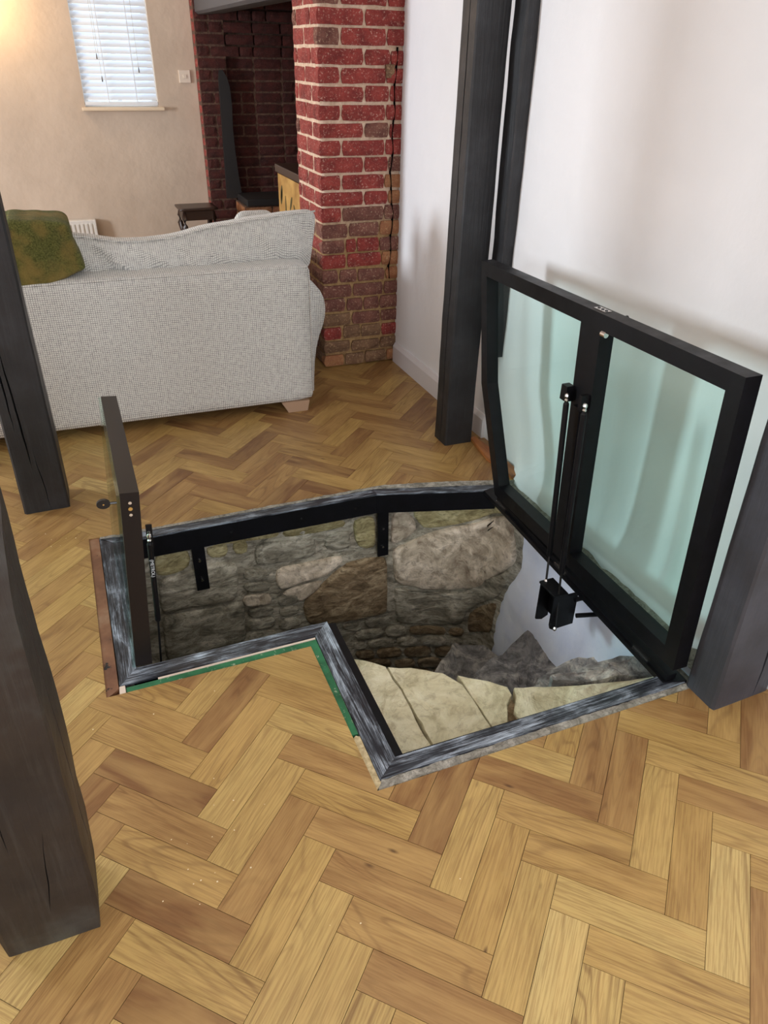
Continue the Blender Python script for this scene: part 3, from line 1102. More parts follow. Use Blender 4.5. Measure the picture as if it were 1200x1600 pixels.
# vertical webs
rail('inner_web', [(-0.06, 2.315), (0.93, 2.315), (0.93, 2.330), (-0.06, 2.330)], -0.088, -0.0062, 'black_steel', (1, 0))
rail('inner_web', [(0.93, 2.315), (1.392, 2.182), (1.396, 2.196), (0.93, 2.330)], -0.088, -0.0062, 'black_steel', (1, -.28))
rail('inner_web', [(-0.052, 1.643), (0.50, 1.645), (0.50, 1.657), (-0.052, 1.657)], -0.07, -0.0062, 'black_steel', (1, 0))
rail('inner_web', [(0.506, 1.114), (0.530, 1.118), (0.533, 1.650), (0.508, 1.657)], -0.07, -0.008, 'black_steel', (0, 1))
rail('inner_web', [(0.506, 1.112), (1.345, 1.104), (1.345, 1.110), (0.530, 1.121)], -0.07, -0.008, 'black_steel', (1, 0))
rail('inner_web', [(-0.065, 1.655), (-0.052, 1.655), (-0.052, 2.315), (-0.065, 2.315)], -0.07, -0.0062, 'black_steel', (0, 1))
# hinge side: deep rail with a step, follows the line of the lid
hx = lambda y, d: 1.305 + 0.036 * (y - 1.09) + d
rail('hinge_rail', [(hx(1.08, -0.006), 1.08), (hx(2.19, -0.006), 2.19), (hx(2.19, 0.05), 2.20), (hx(1.08, 0.06), 1.06)], -0.012, 0.004, 'black_steel', (0, 1))
rail('hinge_block', [(hx(1.08, 0.004), 1.08), (hx(2.10, 0.004), 2.10), (hx(2.10, 0.036), 2.10), (hx(1.08, 0.036), 1.08)], 0.0042, 0.023, 'black_steel', (0, 1))
for y0 in (1.16, 1.60, 2.03):
    rail('hinge_plate', [(hx(y0, 0.001), y0), (hx(y0 + .07, 0.001), y0 + .07), (hx(y0 + .07, 0.0038), y0 + .07), (hx(y0, 0.0038), y0)], 0.0042, 0.0075, 'chrome', (0, 1))
# fixing straps on the shaft wall with bolts
for cx_, zb, lean in ((0.225, -0.296, 0.001), (0.967, -0.32, 0.004)):
    V, F = boxVF((cx_ - 0.024, 2.335, zb), (cx_ + 0.024, 2.344, -0.08), 0.001)
    V = [Vector((p.x + lean * (p.z + .08) * -4, p.y, p.z)) for p in V]
    st_ = mk('fixing_strap', V, F, 'black_steel', hf)
    for zz_ in (zb + 0.05, zb + 0.14):
        mk('bolt', *tubeVF([(cx_, 2.336, zz_), (cx_, 2.328, zz_)], [0.006, 0.005], 10), 'chrome', st_)
for x in (0.35, 0.62, 0.84):
    mk('screw', *tubeVF([(x, 2.3155, -0.045), (x, 2.312, -0.045)], 0.004, 8), 'black_plastic', hf)

# edging around the frame
def edging(name, poly, z0, z1, mat, label, cat, ragged=0.0, seed=0):
    n = len(poly)
    dense = []
    for i in range(n):
        a, c_ = poly[i], poly[(i + 1) % n]
        L = math.hypot(c_[0] - a[0], c_[1] - a[1])
        m_ = max(1, int(L / 0.015)) if ragged else 1
        for q in range(m_):
            x, y = a[0] + (c_[0] - a[0]) * q / m_, a[1] + (c_[1] - a[1]) * q / m_
            dense.append((x + ragged * noise.noise(Vector((x * 40, y * 40, seed))), y + ragged * noise.noise(Vector((x * 40, y * 40, seed + 5)))))
    V, F = prismVF(dense, z0, z1)
    if ragged:
        h = len(dense)
        for i in range(h):
            V[h + i].z += 0.002 * noise.noise(Vector((V[i].x * 60, V[i].y * 60, seed)))
    cx_, cy_ = sum(p[0] for p in poly) / n, sum(p[1] for p in poly) / n
    return mk(name, V, F, mat, org=(cx_, cy_, z0), label=label, cat=cat, tint=0.5)


edging('edging_board', [(-0.1375, 1.565), (-0.1035, 1.592), (-0.104, 2.372), (-0.1375, 2.405)], -0.05, -0.002, 'rusty_board', 'rust-brown chipped edging board along the left side of the opening', 'board')
edging('edging_board', [(-0.085, 1.567), (0.430, 1.570), (0.430, 1.216), (0.4475, 1.216), (0.4535, 1.594), (-0.085, 1.590)], -0.05, -0.003, 'green_board', 'green board edge following the inside corner of the opening', 'board')
edging('batten', [(0.0, 1.5915), (0.4525, 1.5955), (0.4535, 1.601), (0.0, 1.597)], -0.05, -0.001, 'pale_batten', 'thin pale batten between green board edge and black rail', 'batten')
edging('batten', [(-0.1035, 1.566), (-0.087, 1.567), (-0.087, 1.598), (-0.1015, 1.598)], -0.05, -0.001, 'pale_batten', 'short pale batten end at the near left corner', 'batten')
edging('edging_board', [(0.4275, 1.038), (0.4465, 1.056), (0.4485, 1.205), (0.4405, 1.212), (0.4305, 1.205)], -0.05, -0.0025, 'chipboard', 'crumbling chipboard edge at the near tip of the opening', 'board', 0.002)
edging('mortar_strip', [(0.432, 1.037), (1.36, 1.037), (1.36, 1.057), (0.449, 1.063)], -0.05, -0.002, 'rough_mortar', 'broken grey mortar strip along the near edge of the frame', 'mortar', 0.004, 3)
edging('mortar_strip', [(-0.100, 2.371), (-0.100, 2.358), (0.932, 2.3585), (1.405, 2.2245), (1.50, 2.226), (1.43, 2.252), (1.20, 2.322), (0.97, 2.374), (0.93, 2.374)], -0.05, 0.001, 'rough_mortar', 'whitish crumbling mortar strip along the far edge of the frame', 'mortar', 0.004, 8)

# ------------------------------------------------------------------ right hatch lid (open, leaning against nothing, upright on its hinge)
# local frame: s along the hinge, t up, d through the thickness (0 = room side)
A0 = Vector((1.3045, 1.065, 0.057))
es = Vector((0.036, 1.0, -0.030)).normalized()
et = Vector((-0.022, 0.030, 1.0)).normalized()
ed = es.cross(et) * 1.0
ed = Vector((1, -0.036, 0.022)).normalized()
TH = 0.046
L1 = empty('glass_hatch', A0, label='large open hatch lid, black frame with two green-tinted panes, standing by the white wall', cat='hatch lid', group='open glass hatch lids')


def lid_prism(poly, d0, d1, A=A0, e=(es, et, ed)):
    V = []
    for d_ in (d0, d1):
        for s, t in poly:
            V.append(A + e[0] * s + e[1] * t + e[2] * d_)
    n = len(poly)
    F = [list(range(n)), list(range(n, 2 * n))[::-1]] + [[i, n + i, n + (i + 1) % n, (i + 1) % n] for i in range(n)]
    return V, F


o1 = [(0, 0), (0, .838), (1.268, .838), (1.215, .40), (1.05, 0)]
i1 = [(.048, .052), (.048, .792), (1.222, .792), (1.170, .412), (1.022, .052)]
for a in range(5):
    b2 = (a + 1) % 5
    mk('frame_bar', *lid_prism([o1[a], o1[b2], i1[b2], i1[a]], 0, TH), 'black_steel', L1)
mk('mid_bar', *lid_prism([(.527, .052), (.527, .792), (.625, .792), (.625, .052)], 0.0, TH), 'black_steel', L1)
mk('mid_bar_rib', *lid_prism([(.560, .05), (.560, .55), (.595, .55), (.595, .05)], -0.012, -0.0002), 'black_steel', L1)
mk('glass_pane', *lid_prism([(.044, .048), (.044, .796), (.531, .796), (.531, .048)], 0.034, 0.042), 'glass', L1)
mk('glass_pane', *lid_prism([(.621, .048), (.621, .796), (1.226, .796), (1.174, .41), (1.024, .048)], 0.034, 0.042), 'glass', L1)
# lock plate on the top edge
lp_ = mk('lock_plate', *lid_prism([(.535, .8385), (.535, .8405), (.59, .8405), (.59, .8385)], 0.012, 0.034), 'chrome', L1)
for s in (.545, .5625, .58):
    p0 = A0 + es * s + et * .8407 + ed * 0.023
    mk('screw', *tubeVF([p0, p0 + et * 0.0016], 0.0045, 8), 'black_plastic', lp_)
p0 = A0 + es * .50 + et * .825 + ed * TH
mk('lock_barrel', *tubeVF([p0, p0 + ed * 0.016 + et * .004], [0.009, 0.007], 10), 'black_plastic', L1)
p0 = A0 + es * .50 + et * .787 - ed * 0.0
mk('latch_bolt', *tubeVF([p0 + es * .02, p0 - es * 0.0], 0.008, 10), 'chrome', L1)
for s, t in ((.645, .575), (.548, .575)):
    c_ = A0 + es * s + et * t
    if s > .6:
        c_ = A0 + es * .612 + et * t
    mk('strut_bracket', *join(lid_prism([(s - .03 if s > .6 else s - .012, t - .022), (s - .03 if s > .6 else s - .012, t + .026), (s + .0, t + .026), (s + .004, t - .022)], -0.026, -0.0005)), 'black_steel', L1)


def gas_strut(name, p_top, p_mid, p_bot, r, label, ball_bottom=True, lettering=False, cat='gas strut'):
    p_top, p_mid, p_bot = Vector(p_top), Vector(p_mid), Vector(p_bot)
    d_ = (p_top - p_bot).normalized()
    root = empty(name, p_bot, label=label, cat=cat, group='gas struts of the hatch lids')
    mk('cylinder_body', *tubeVF([p_mid - d_ * .004, p_mid, p_top - d_ * .02, p_top - d_ * .014], [r * .8, r, r, r * .7], 14), 'black_steel', root)
    mk('piston_rod', *tubeVF([p_bot, p_mid], r * .42, 10), 'black_plastic', root)
    mk('ball_joint', *tubeVF([p_top - d_ * .014, p_top - d_ * .008, p_top - d_ * .004, p_top + d_ * .004, p_top + d_ * .010, p_top + d_ * .013], [r * .45, r * .75, r * .5, r * .85, r * .7, r * .2], 12), 'chrome', root)
    if ball_bottom:
        mk('ball_joint', *tubeVF([p_bot - d_ * .010, p_bot - d_ * .006, p_bot, p_bot + d_ * .006], [r * .3, r * .75, r * .8, r * .4], 12), 'chrome', root)
    return root, d_


gas_strut('gas_strut', (1.272, 1.672, .618), (1.265, 1.622, .085), (1.252, 1.600, -0.002), 0.0088, 'left gas strut in front of the large lid, its rod going into the bracket box')
gas_strut('gas_strut', (1.268, 1.578, .625), (1.256, 1.536, .075), (1.247, 1.508, -0.132), 0.0088, 'right gas strut in front of the large lid, chrome ball at its foot')

# bracket box under the hinge rail
bb = empty('strut_bracket_box', (1.25, 1.55, -0.17), label='black steel bracket box hanging under the hinge side of the frame', cat='bracket')
mk('side_plate', *prismVF([(1.238, -0.165), (1.262, -0.172), (1.285, -0.160), (1.285, -0.0125), (1.238, -0.0125)], 1.603, 1.609, (0, 2, 1)), 'black_steel', bb)
mk('side_plate', *prismVF([(1.232, -0.125), (1.236, -0.140), (1.246, -0.146), (1.325, -0.142), (1.325, -0.0125), (1.232, -0.0125)], 1.518, 1.524, (0, 2, 1)), 'black_steel', bb)
mk('back_plate', *boxVF((1.279, 1.524, -0.140), (1.285, 1.603, -0.0125), 0.001), 'black_steel', bb)
mk('cover_plate', *boxVF((1.232, 1.518, -0.0122), (1.285, 1.609, -0.004), 0.001), 'black_steel', bb)
mk('tie_rod', *tubeVF([(1.322, 1.505, -0.098), (1.412, 1.480, -0.098)], 0.008, 10), 'black_steel', bb)
mk('tie_rod', *tubeVF([(1.300, 1.500, -0.022), (1.395, 1.500, -0.022)], 0.008, 10), 'black_steel', bb)

# ------------------------------------------------------------------ left hatch lid, seen edge on
A2 = Vector((-0.052, 1.657, 0.004))
fs = Vector((0, 1, 0))
ft = Vector((0.085, 0, 1)).normalized()
fd = Vector((1, 0, -0.085)).normalized()
e2 = (fs, ft, fd)
H2, LN2, T2 = 0.552, 0.632, 0.045
L2 = empty('glass_hatch', A2, label='narrow open hatch lid seen edge on, black frame with a key in its lock', cat='hatch lid', group='open glass hatch lids')
for pl, nm in (([(0, 0), (0, H2), (.045, H2 - .045), (.045, .045)], 'frame_bar'), ([(0, H2), (LN2, H2), (LN2 - .045, H2 - .045), (.045, H2 - .045)], 'frame_bar'),
               ([(LN2, H2), (LN2, 0), (LN2 - .045, .045), (LN2 - .045, H2 - .045)], 'frame_bar'), ([(0, 0), (.045, .045), (LN2 - .045, .045), (LN2, 0)], 'frame_bar')):
    mk(nm, *lid_prism(pl, 0, T2, A2, e2), 'brown_black_steel', L2)
mk('glass_pane', *lid_prism([(.04, .04), (LN2 - .04, .04), (LN2 - .04, H2 - .04), (.04, H2 - .04)], 0.004, 0.012, A2, e2), 'glass', L2)
mk('outer_glass', *lid_prism([(-0.002, .0), (LN2 + .004, .0), (LN2 + .004, H2 - .004), (-0.002, H2 - .004)], -0.0085, -0.0005, A2, e2), 'glass', L2)
for q, nm in ((0.013, 'brass'), (0.030, 'chrome'), (-0.004, 'chrome')):
    p0 = A2 + ft * (H2 - .032 - q) + fd * 0.022 - fs * 0.0002
    mk('lock_screw', *tubeVF([p0, p0 - fs * 0.0016], 0.0042 if nm == 'chrome' else 0.0052, 10), nm, L2)
# key with its bow, pushed in from the outer face
pk = A2 + ft * (H2 - .035) + fs * 0.02 - fd * 0.0085
ky = empty('lock_key', pk, label='black-headed key sticking out of the narrow lid', cat='key')
mk('key_shank', *tubeVF([pk + fd * .001, pk - fd * 0.016], 0.0032, 8), 'black_plastic', ky)
bow = [(-.014 - .014 + .016 * math.cos(a) - .002, .0125 * math.sin(a)) for a in [2 * PI * i / 20 for i in range(20)]]
mk('key_bow', *(lambda P: ([pk + fd * p[0] + ft * p[1] + fs * q for q in (-.004, .004) for p in P], [list(range(20)), list(range(20, 40))[::-1]] + [[i, 20 + i, 20 + (i + 1) % 20, (i + 1) % 20] for i in range(20)]))(bow), 'black_plastic', ky)
p0 = pk - fd * .030 - fs * .0045
mk('key_rivet', *tubeVF([p0, p0 - fs * .001], 0.0022, 8), 'brass', ky)


# small strut of the left lid, mounted on a plate on the frame's far inner corner
def left_strut():
    a = at(234, 848, 1, 1.735)
    m_ = at(247, 968, 1, 1.735)
    bt = at(252, 1036, 1, 1.735)
    root, d_ = gas_strut('gas_strut', a + (a - m_).normalized() * .016, m_, bt, 0.0078, 'short gas strut with white lettering beside the narrow lid', False)
    pl = [at(227, 821, 1, 1.75), at(237, 820, 1, 1.75), at(241, 856, 1, 1.75), at(231, 858, 1, 1.75)]
    V = [p + Vector((0, dy, 0)) for dy in (0, .005) for p in pl]
    mk('mounting_plate', V, [[0, 1, 2, 3], [7, 6, 5, 4]] + [[i, i + 4, (i + 1) % 4 + 4, (i + 1) % 4] for i in range(4)], 'black_steel', root)
    p0 = at(232, 831, 1, 1.7499)
    mk('bolt', *tubeVF([p0, p0 + Vector((0, -.003, 0))], 0.0045, 8), 'chrome', root)
    # printed lettering, wraps the camera side of the cylinder
    cu = bpy.data.curves.new('lettering', 'FONT')
    cu.body = '(METROL)'
    cu.size = 0.013
    cu.extrude = 0.0001
    mid = a.lerp(m_, 0.30)
    dn = (m_ - a).normalized()
    tocam = (Vector((0, 0, CZ)) - mid)
    nrm = (tocam - dn * tocam.dot(dn)).normalized()
    up = nrm.cross(dn)
    Mx = Matrix((dn, up, nrm)).transposed().to_4x4()
    cu.align_x = 'CENTER'
    cu.align_y = 'CENTER'
    Mx.translation = mid + nrm * 0.0081
    tmp = bpy.data.objects.new('lettering_curve', cu)
    me_ = bpy.data.meshes.new_from_object(tmp)
    bpy.data.objects.remove(tmp)
    me_.materials.clear()
    me_.materials.append(MATS['strut_lettering'])
    o_ = bpy.data.objects.new('lettering', me_)
    sc.collection.objects.link(o_)
    o_.parent = root
    o_.matrix_local = WM[root.name].inverted() @ Mx
    return root


left_strut()


# ================================================================== TIMBER POSTS
def post(name, x0, x1, y0, y1, h, label, lean=(0, 0), wob=0.006, cracks=(), seed=0, chamfer=0.006, z0=0.0, group='black-painted timber posts', feet=None, cat='post', mat='black_timber'):
    """hewn post: rounded rectangle section that wanders with height; cracks are V grooves let into the named face
    cracks: (face, offset 0..1, z0, z1, width, depth, drift)"""
    nz_ = max(12, int(h / 0.045))
    V, F = [], []
    faces = ['front', 'right', 'back', 'left']
    for i in range(nz_ + 1):
        z = z0 + h * i / nz_
        cx_, cy_ = lean[0] * z, lean[1] * z
        ring = []
        cor = [(x0, y0), (x1, y0), (x1, y1), (x0, y1)]
        for fi in range(4):
            a, c_ = Vector(cor[fi]), Vector(cor[(fi + 1) % 4])
            dr = (c_ - a)
            L = dr.length
            u = dr / L
            nrm = Vector((u.y, -u.x))
            pts_ = [(chamfer, 0), (chamfer * 0.3 + L * .12, 0), (L * .5, 0), (L * .88, 0), (L - chamfer, 0)]
            for (face, off, za, zb, wd, dp, dft) in cracks:
                if face == faces[fi]:
                    f_ = max(0, min(1, (z - za) / 0.12)) * max(0, min(1, (zb - z) / 0.12)) if za < z < zb else 0
                    c0 = L * off + dft * (z - za) + 0.004 * noise.noise(Vector((z * 14, off * 9, seed)))
                    w2 = wd / 2 * (0.35 + 0.65 * f_) if f_ > 0 else 0.0012
                    pts_ += [(c0 - w2, 0), (c0, -dp * f_), (c0 + w2, 0)]
            pts_.sort(key=lambda q: q[0])
            for (q, out) in pts_:
                p = a + u * q + nrm * out
                wn = wob * noise.noise(Vector((p.x * 4 + fi * 3.3, p.y * 4, z * 2.2 + seed)))
                wn += wob * 0.4 * noise.noise(Vector((p.x * 9, p.y * 9, z * 9 + seed)))
                p = p + nrm * wn
                if feet and z < feet:
                    p = p - nrm * 0.004 * (1 - z / feet)
                ring.append(Vector((p.x + cx_, p.y + cy_, z)))
        V += ring
    m_ = len(ring)
    for i in range(nz_):
        for j in range(m_):
            F.append([i * m_ + j, i * m_ + (j + 1) % m_, (i + 1) * m_ + (j + 1) % m_, (i + 1) * m_ + j])
    F.append(list(range(m_))[::-1])
    F.append([nz_ * m_ + j for j in range(m_)])
    cx_, cy_ = (x0 + x1) / 2, (y0 + y1) / 2
    return mk(name, V, F, mat, org=(cx_, cy_, z0), label=label, cat=cat, group=group)


post('timber_post', -0.345, -0.190, 2.622, 2.77, 2.38, 'dark timber post at the left edge behind the opening, in front of the sofa', lean=(0.008, 0), seed=1,
     wob=.004, cracks=[('front', .24, .35, 1.3, .006, .02, -.015), ('front', .40, .18, .62, .006, .02, -.03), ('front', .58, .02, .24, .004, .014, -.05)])
post('timber_post', -0.360, -0.190, 0.938, 1.088, 2.38, 'nearest dark timber post with worn brown face, lower left', lean=(0.030, 0), seed=5, wob=0.009, chamfer=0.005, feet=.05, mat='worn_timber',
     cracks=[('right', .55, .12, 1.9, .006, .012, .0), ('front', .35, .30, .52, .004, .01, -.04), ('front', .55, .1, .3, .003, .008, .1)])
post('timber_post', 1.368, 1.500, 2.602, 2.715, 2.38, 'tall dark timber post by the white wall between pillar and large lid', lean=(0.004, 0), seed=9, wob=0.004,
     cracks=[('left', .52, .02, 2.3, .007, .03, .0)])
post('timber_post', 1.352, 1.552, 0.952, 1.052, 2.38, 'broad grey-black timber post at the right edge beside the large lid', lean=(0.0, 0.012), seed=13, mat='slate_timber', wob=0.005,
     cracks=[('front', .72, .02, .6, .008, .03, .0)])
post('wall_stud', 1.512, 1.60, 2.515, 2.60, 1.96, 'rough black stud half buried in the white wall behind the tall post', seed=17, wob=0.012, z0=.42, group=None, cat='timber stud')


# ================================================================== BRICKWORK
def brick(origin, ux, nrm, wdt, hgt, mat, parent, seed, dep=0.05, proud=0.006):
    "one weathered brick: rounded face of 5 x 4 points, edges set back"
    ux, nrm = Vector(ux), Vector(nrm)
    V, F = [], []
    nu, nv = 5, 4
    for j in range(nv):
        for i in range(nu):
            fu, fv = i / (nu - 1), j / (nv - 1)
            eu, ev = i in (0, nu - 1), j in (0, nv - 1)
            u = wdt * (fu if not eu else (0.006 / wdt if i == 0 and ev else (1 - 0.006 / wdt if ev else fu)))
            v = hgt * fv
            r1 = noise.noise(Vector((seed * 1.7 + u * 30, v * 40, seed)))
            u += 0.003 * r1
            v += 0.003 * noise.noise(Vector((seed * 2.3 + u * 25, v * 40, seed + 50)))
            o_ = (proud * 0.15 if (eu or ev) else proud) + 0.003 * r1
            V.append(Vector(origin) + ux * u + Vector((0, 0, v)) + nrm * o_)
    nf = len(V)
    ringi = [i for i in range(nu)] + [j * nu + nu - 1 for j in range(1, nv)] + [(nv - 1) * nu + i for i in range(nu - 2, -1, -1)] + [j * nu for j in range(nv - 2, 0, -1)]
    for idx in ringi:
        V.append(V[idx] - nrm * dep)
    for j in range(nv - 1):
        for i in range(nu - 1):
            a = j * nu + i
            F.append([a, a + 1, a + nu + 1, a + nu])
    for q in range(len(ringi)):
        a, b2 = ringi[q], ringi[(q + 1) % len(ringi)]
        F.append([a, nf + q, nf + (q + 1) % len(ringi), b2])
    return mk('brick', V, F, mat, parent)


rb = random.Random(5)
pillar = empty('brick_pillar', (1.37, 3.85, 0), label='exposed brick pillar, red above and brown below, beside the white wall', cat='pillar')
mcore = soft_box((0.415, 0.40, 2.4), 0.01, 14, lambda p: Vector((p.x + 0.004 * noise.noise(p * 20), p.y + 0.004 * noise.noise(p * 20 + Vector((5, 5, 5))), p.z)))
mk('mortar_core', [Vector((p.x + 1.375, p.y + 3.888, p.z + 1.2)) for p in mcore[0]], mcore[1], 'mortar', pillar, smooth=True)
PX0, PX1, PY0, PY1 = 1.160, 1.583, 3.680, 4.08
CH = 0.0748
nrow = 32
for r in range(nrow):
    z = 0.008 + r * CH
    hgt = CH - rb.uniform(0.011, 0.015)
    rowA = r % 2 == 0
    def pm(x, zc):
        if zc < 0.05: return rb.choice(['brick_brown', 'brick_orange'])
        if x > 1.50 and zc < 1.02 and zc > .3: return rb.choice(['brick_orange', 'brick_purple', 'brick_orange'])
        if x > 1.40 and .7 < zc < .78: return 'brick_orange'
        if zc < 0.22: return rb.choice(['brick_purple', 'brick_brown', 'brick_red'])
        if zc < 0.50: return rb.choice(['brick_brown', 'brick_purple', 'brick_purple'])
        if zc < 0.70: return rb.choice(['brick_purple', 'brick_red', 'brick_purple'])
        return rb.choice(['brick_red'] * 9 + ['brick_purple'])
    cuts = [PX0, 1.270, 1.492, PX1] if rowA else [PX0, 1.385, PX1]
    if z < 0.75:                                     # repaired lower courses: more short pieces, broken at the crack
        cuts = [PX0, 1.262, 1.375, 1.495, PX1] if rowA else [PX0, 1.31, 1.47, PX1]
        cuts = [cuts[0]] + [c_ + rb.uniform(-.03, .03) for c_ in cuts[1:-1]] + [cuts[-1]]
    if z > .35 and not rowA and z < 1.5:
        cuts = cuts[:-1] + [1.512, PX1] if z > .75 else cuts
    for a, b2 in zip(cuts, cuts[1:]):
        g1 = rb.uniform(.004, .008)
        brick((a + g1 / 2 + (0.0 if a > PX0 else -.004), PY0, z + rb.uniform(-.002, .002)), (1, 0, 0), (0, -1, 0), b2 - a - g1, hgt + rb.uniform(-.003, .003), pm((a + b2) / 2, z), pillar, rb.random() * 90, proud=rb.uniform(.005, .010))
    cuts = [PY0 + .002, 3.80, 4.02, PY1] if not rowA else [PY0 + .002, 3.90, PY1]
    for a, b2 in zip(cuts, cuts[1:]):
        brick((PX0 + 0.006, b2 - .006, z), (0, -1, 0), (-1, 0, 0), b2 - a - .011, hgt, pm(1.17, z), pillar, rb.random() * 90, proud=rb.uniform(.005, .009))
# structural crack running down the right of the pillar
cr = [(1.545, 1.50), (1.541, 1.42), (1.532, 1.33), (1.538, 1.24), (1.526, 1.15), (1.533, 1.06), (1.520, .98), (1.528, .9), (1.530, .84), (1.540, .79), (1.536, .72), (1.528, .66), (1.533, .6), (1.522, .52), (1.526, .46)]
P = [(x - .0010 - .0022 * abs(noise.noise(Vector((z * 20, 0, 0)))), z) for x, z in cr] + [(x + .0010 + .0022 * abs(noise.noise(Vector((z * 20, 5, 0)))), z) for x, z in cr[::-1]]
mk('crack', *prismVF(P, PY0 - .0115, PY0 + .01, (0, 2, 1)), 'dark_crack', pillar)
mk('timber_plug', *boxVF((1.488, PY0 - .010, 1.377), (1.532, PY0 + .02, 1.432), .003), 'brick_brown', pillar)

# inglenook at the far end: brick jamb, back wall, timber beam, low brick seat
jamb = empty('brick_jamb', (1.2, 6.45, 0), label='dark red brick jamb and back of the inglenook beyond the pillar', cat='brickwork')
mk('mortar_core', *join(boxVF((1.092, 6.372, 0), (1.30, 6.62, ZC)), boxVF((1.30, 6.42, 0), (2.5, 6.62, ZC))), 'mortar_shaded', jamb)
for r in range(24):
    z = 0.24 + r * CH
    if z > 1.95: break
    off = 0.0 if r % 2 else 0.11
    x = 1.088
    first = True
    while x < 2.1:
        wd = (0.10 if off and first else (0.215 if rb.random() < .72 else .105))
        x1 = min(x + wd, 2.3)
        if x < 1.30 < x1 and z < 1.38:
            x1 = 1.30
        yy = 6.368 if x < 1.29 or z >= 1.38 else 6.418
        brick((x + .005, yy, z), (1, 0, 0), (0, -1, 0), x1 - x - .010, CH - .013, 'brick_shaded', jamb, rb.random() * 90, proud=.007)  # front courses in the shade-darkened brick; the lit return stays red
        x = x1
        first = False
    brick((1.094, 6.495, z), (0, -1, 0), (-1, 0, 0), .118, CH - .013, 'brick_red', jamb, rb.random() * 90, proud=.006)
V, F = prismVF([(1.105, 1.705), (1.125, 1.690), (1.175, 1.690), (1.30, 1.70), (1.32, 1.72), (1.32, 2.02), (1.105, 2.02)], 3.98, 6.40, (0, 2, 1))
mk('lintel_beam', V, F, 'beam_timber', org=(1.2, 5.0, 1.69), label='grey painted lintel beam over the inglenook', cat='beam')
mk('wall_chimney_breast', *boxVF((1.11, 3.98, 2.02), (1.32, 6.5, ZC)), 'plaster_cream', kind='structure')
seat = empty('brick_seat', (1.6, 6.2, 0), label='low brick seat with a black slab inside the inglenook', cat='seat')
mk('mortar_core', *boxVF((1.29, 6.03, 0), (2.2, 6.36, .452)), 'mortar_shaded', seat)
for r in range(6):
    z = .008 + r * CH
    x = 1.286
    while x < 2.0:
        wd = .215 if (r % 2 or x > 1.3) else .105
        brick((x + .005, 6.026, z), (1, 0, 0), (0, -1, 0), wd - .01, CH - .013, 'brick_orange' if r > 3 else 'brick_brown', seat, rb.random() * 90)
        x += wd
    for y0_, d0 in ((6.235, .20), (6.35, .105)):
        brick((1.286, y0_, z), (0, -1, 0), (-1, 0, 0), d0, CH - .013, 'brick_orange', seat, rb.random() * 90)
mk('seat_slab', *boxVF((1.30, 6.0, .455), (2.2, 6.36, .505), .006), 'settle_timber', seat)
tim = [(1.215, 0.47), (1.222, 0.9), (1.228, 1.30), (1.238, 1.350), (1.262, 1.352), (1.288, 1.31), (1.306, 1.24), (1.312, 1.12), (1.304, .96), (1.310, .8), (1.322, .62), (1.335, .508), (1.335, .47)]
mk('settle_end', *prismVF(tim, 6.335, 6.362, (0, 2, 1)), 'settle_timber', org=(1.27, 6.35, .47), label='curved dark timber settle end against the inglenook jamb', cat='timber')

# cabinet with painted side, half hidden behind the pillar
cab = empty('painted_cabinet', (1.4, 4.6, 0), label='dark cabinet with ochre painted side, mostly hidden behind the pillar', cat='cabinet')
mk('cabinet_body', *boxVF((1.262, 4.22, 0.02), (1.62, 4.885, .84), .004), 'cabinet_top', cab)
mk('cabinet_top', *boxVF((1.25, 4.20, .84), (1.64, 4.90, .885), .004), 'cabinet_top', cab)
mk('side_panel', *boxVF((1.2575, 4.235, .10), (1.2635, 4.865, .835), .001), 'painted_panel', cab)
mot = []
for (y, z, ry, rz, rot) in ((4.79, .72, .022, .06, .3), (4.79, .72, .012, .04, .3), (4.70, .64, .012, .09, 0), (4.60, .60, .03, .06, -.3), (4.58, .70, .014, .05, .6), (4.50, .66, .012, .05, -.5), (4.66, .5, .02, .07, .4), (4.45, .56, .02, .06, .2), (4.76, .54, .014, .06, -.3)):
    ring_ = []
    for q in range(14):
        a = 2 * PI * q / 14
        ry_, rz_ = ry * math.cos(a), rz * math.sin(a)
        ring_.append((y + ry_ * math.cos(rot) - rz_ * math.sin(rot), z + ry_ * math.sin(rot) + rz_ * math.cos(rot)))
    mot.append(prismVF(ring_, 1.2562, 1.2574, (1, 2, 0)))
mk('painted_motif', *join(*mot), 'panel_motif', cab)

# ================================================================== FAR WALL FURNISHINGS
wf = mk('window_1', *join(boxVF((.268, 6.60, 1.105), (.30, 6.65, 2.05)), boxVF((.758, 6.60, 1.105), (.79, 6.65, 2.05)), boxVF((.30, 6.60, 1.105), (.758, 6.65, 1.14)), boxVF((.30, 6.60, 2.01), (.758, 6.65, 2.05)), boxVF((.515, 6.605, 1.14), (.54, 6.645, 2.01))), 'white_metal', kind='structure')
mk('window_pane', *boxVF((.30, 6.62, 1.14), (.515, 6.625, 2.01)), 'window_glass', wf)
mk('window_pane', *boxVF((.54, 6.62, 1.14), (.758, 6.625, 2.01)), 'window_glass', wf)
mk('window_sill', *boxVF((.243, 6.445, 1.082), (.827, 6.60, 1.104), .004), 'sill_paint', kind='structure')
bl_ = empty('venetian_blind', (.53, 6.53, 1.13), label='white venetian blind hanging in the small far window', cat='blind')
ns_ = 16
for i in range(ns_):
    z = 1.158 + i * 0.0415
    V, F = boxVF((.272, -.0245, -.0013), (.786, .0245, .0013))
    ct, st2 = math.cos(.9), math.sin(.9)
    V = [Vector((p.x, 6.525 + p.y * ct - p.z * st2, z + 0.012 + p.y * -st2 * -1 + p.z * ct)) for p in V]
    mk('slat', V, F, 'blind_slat', bl_)
mk('bottom_rail', *boxVF((.270, 6.502, 1.116), (.788, 6.548, 1.138), .003), 'blind_slat', bl_)
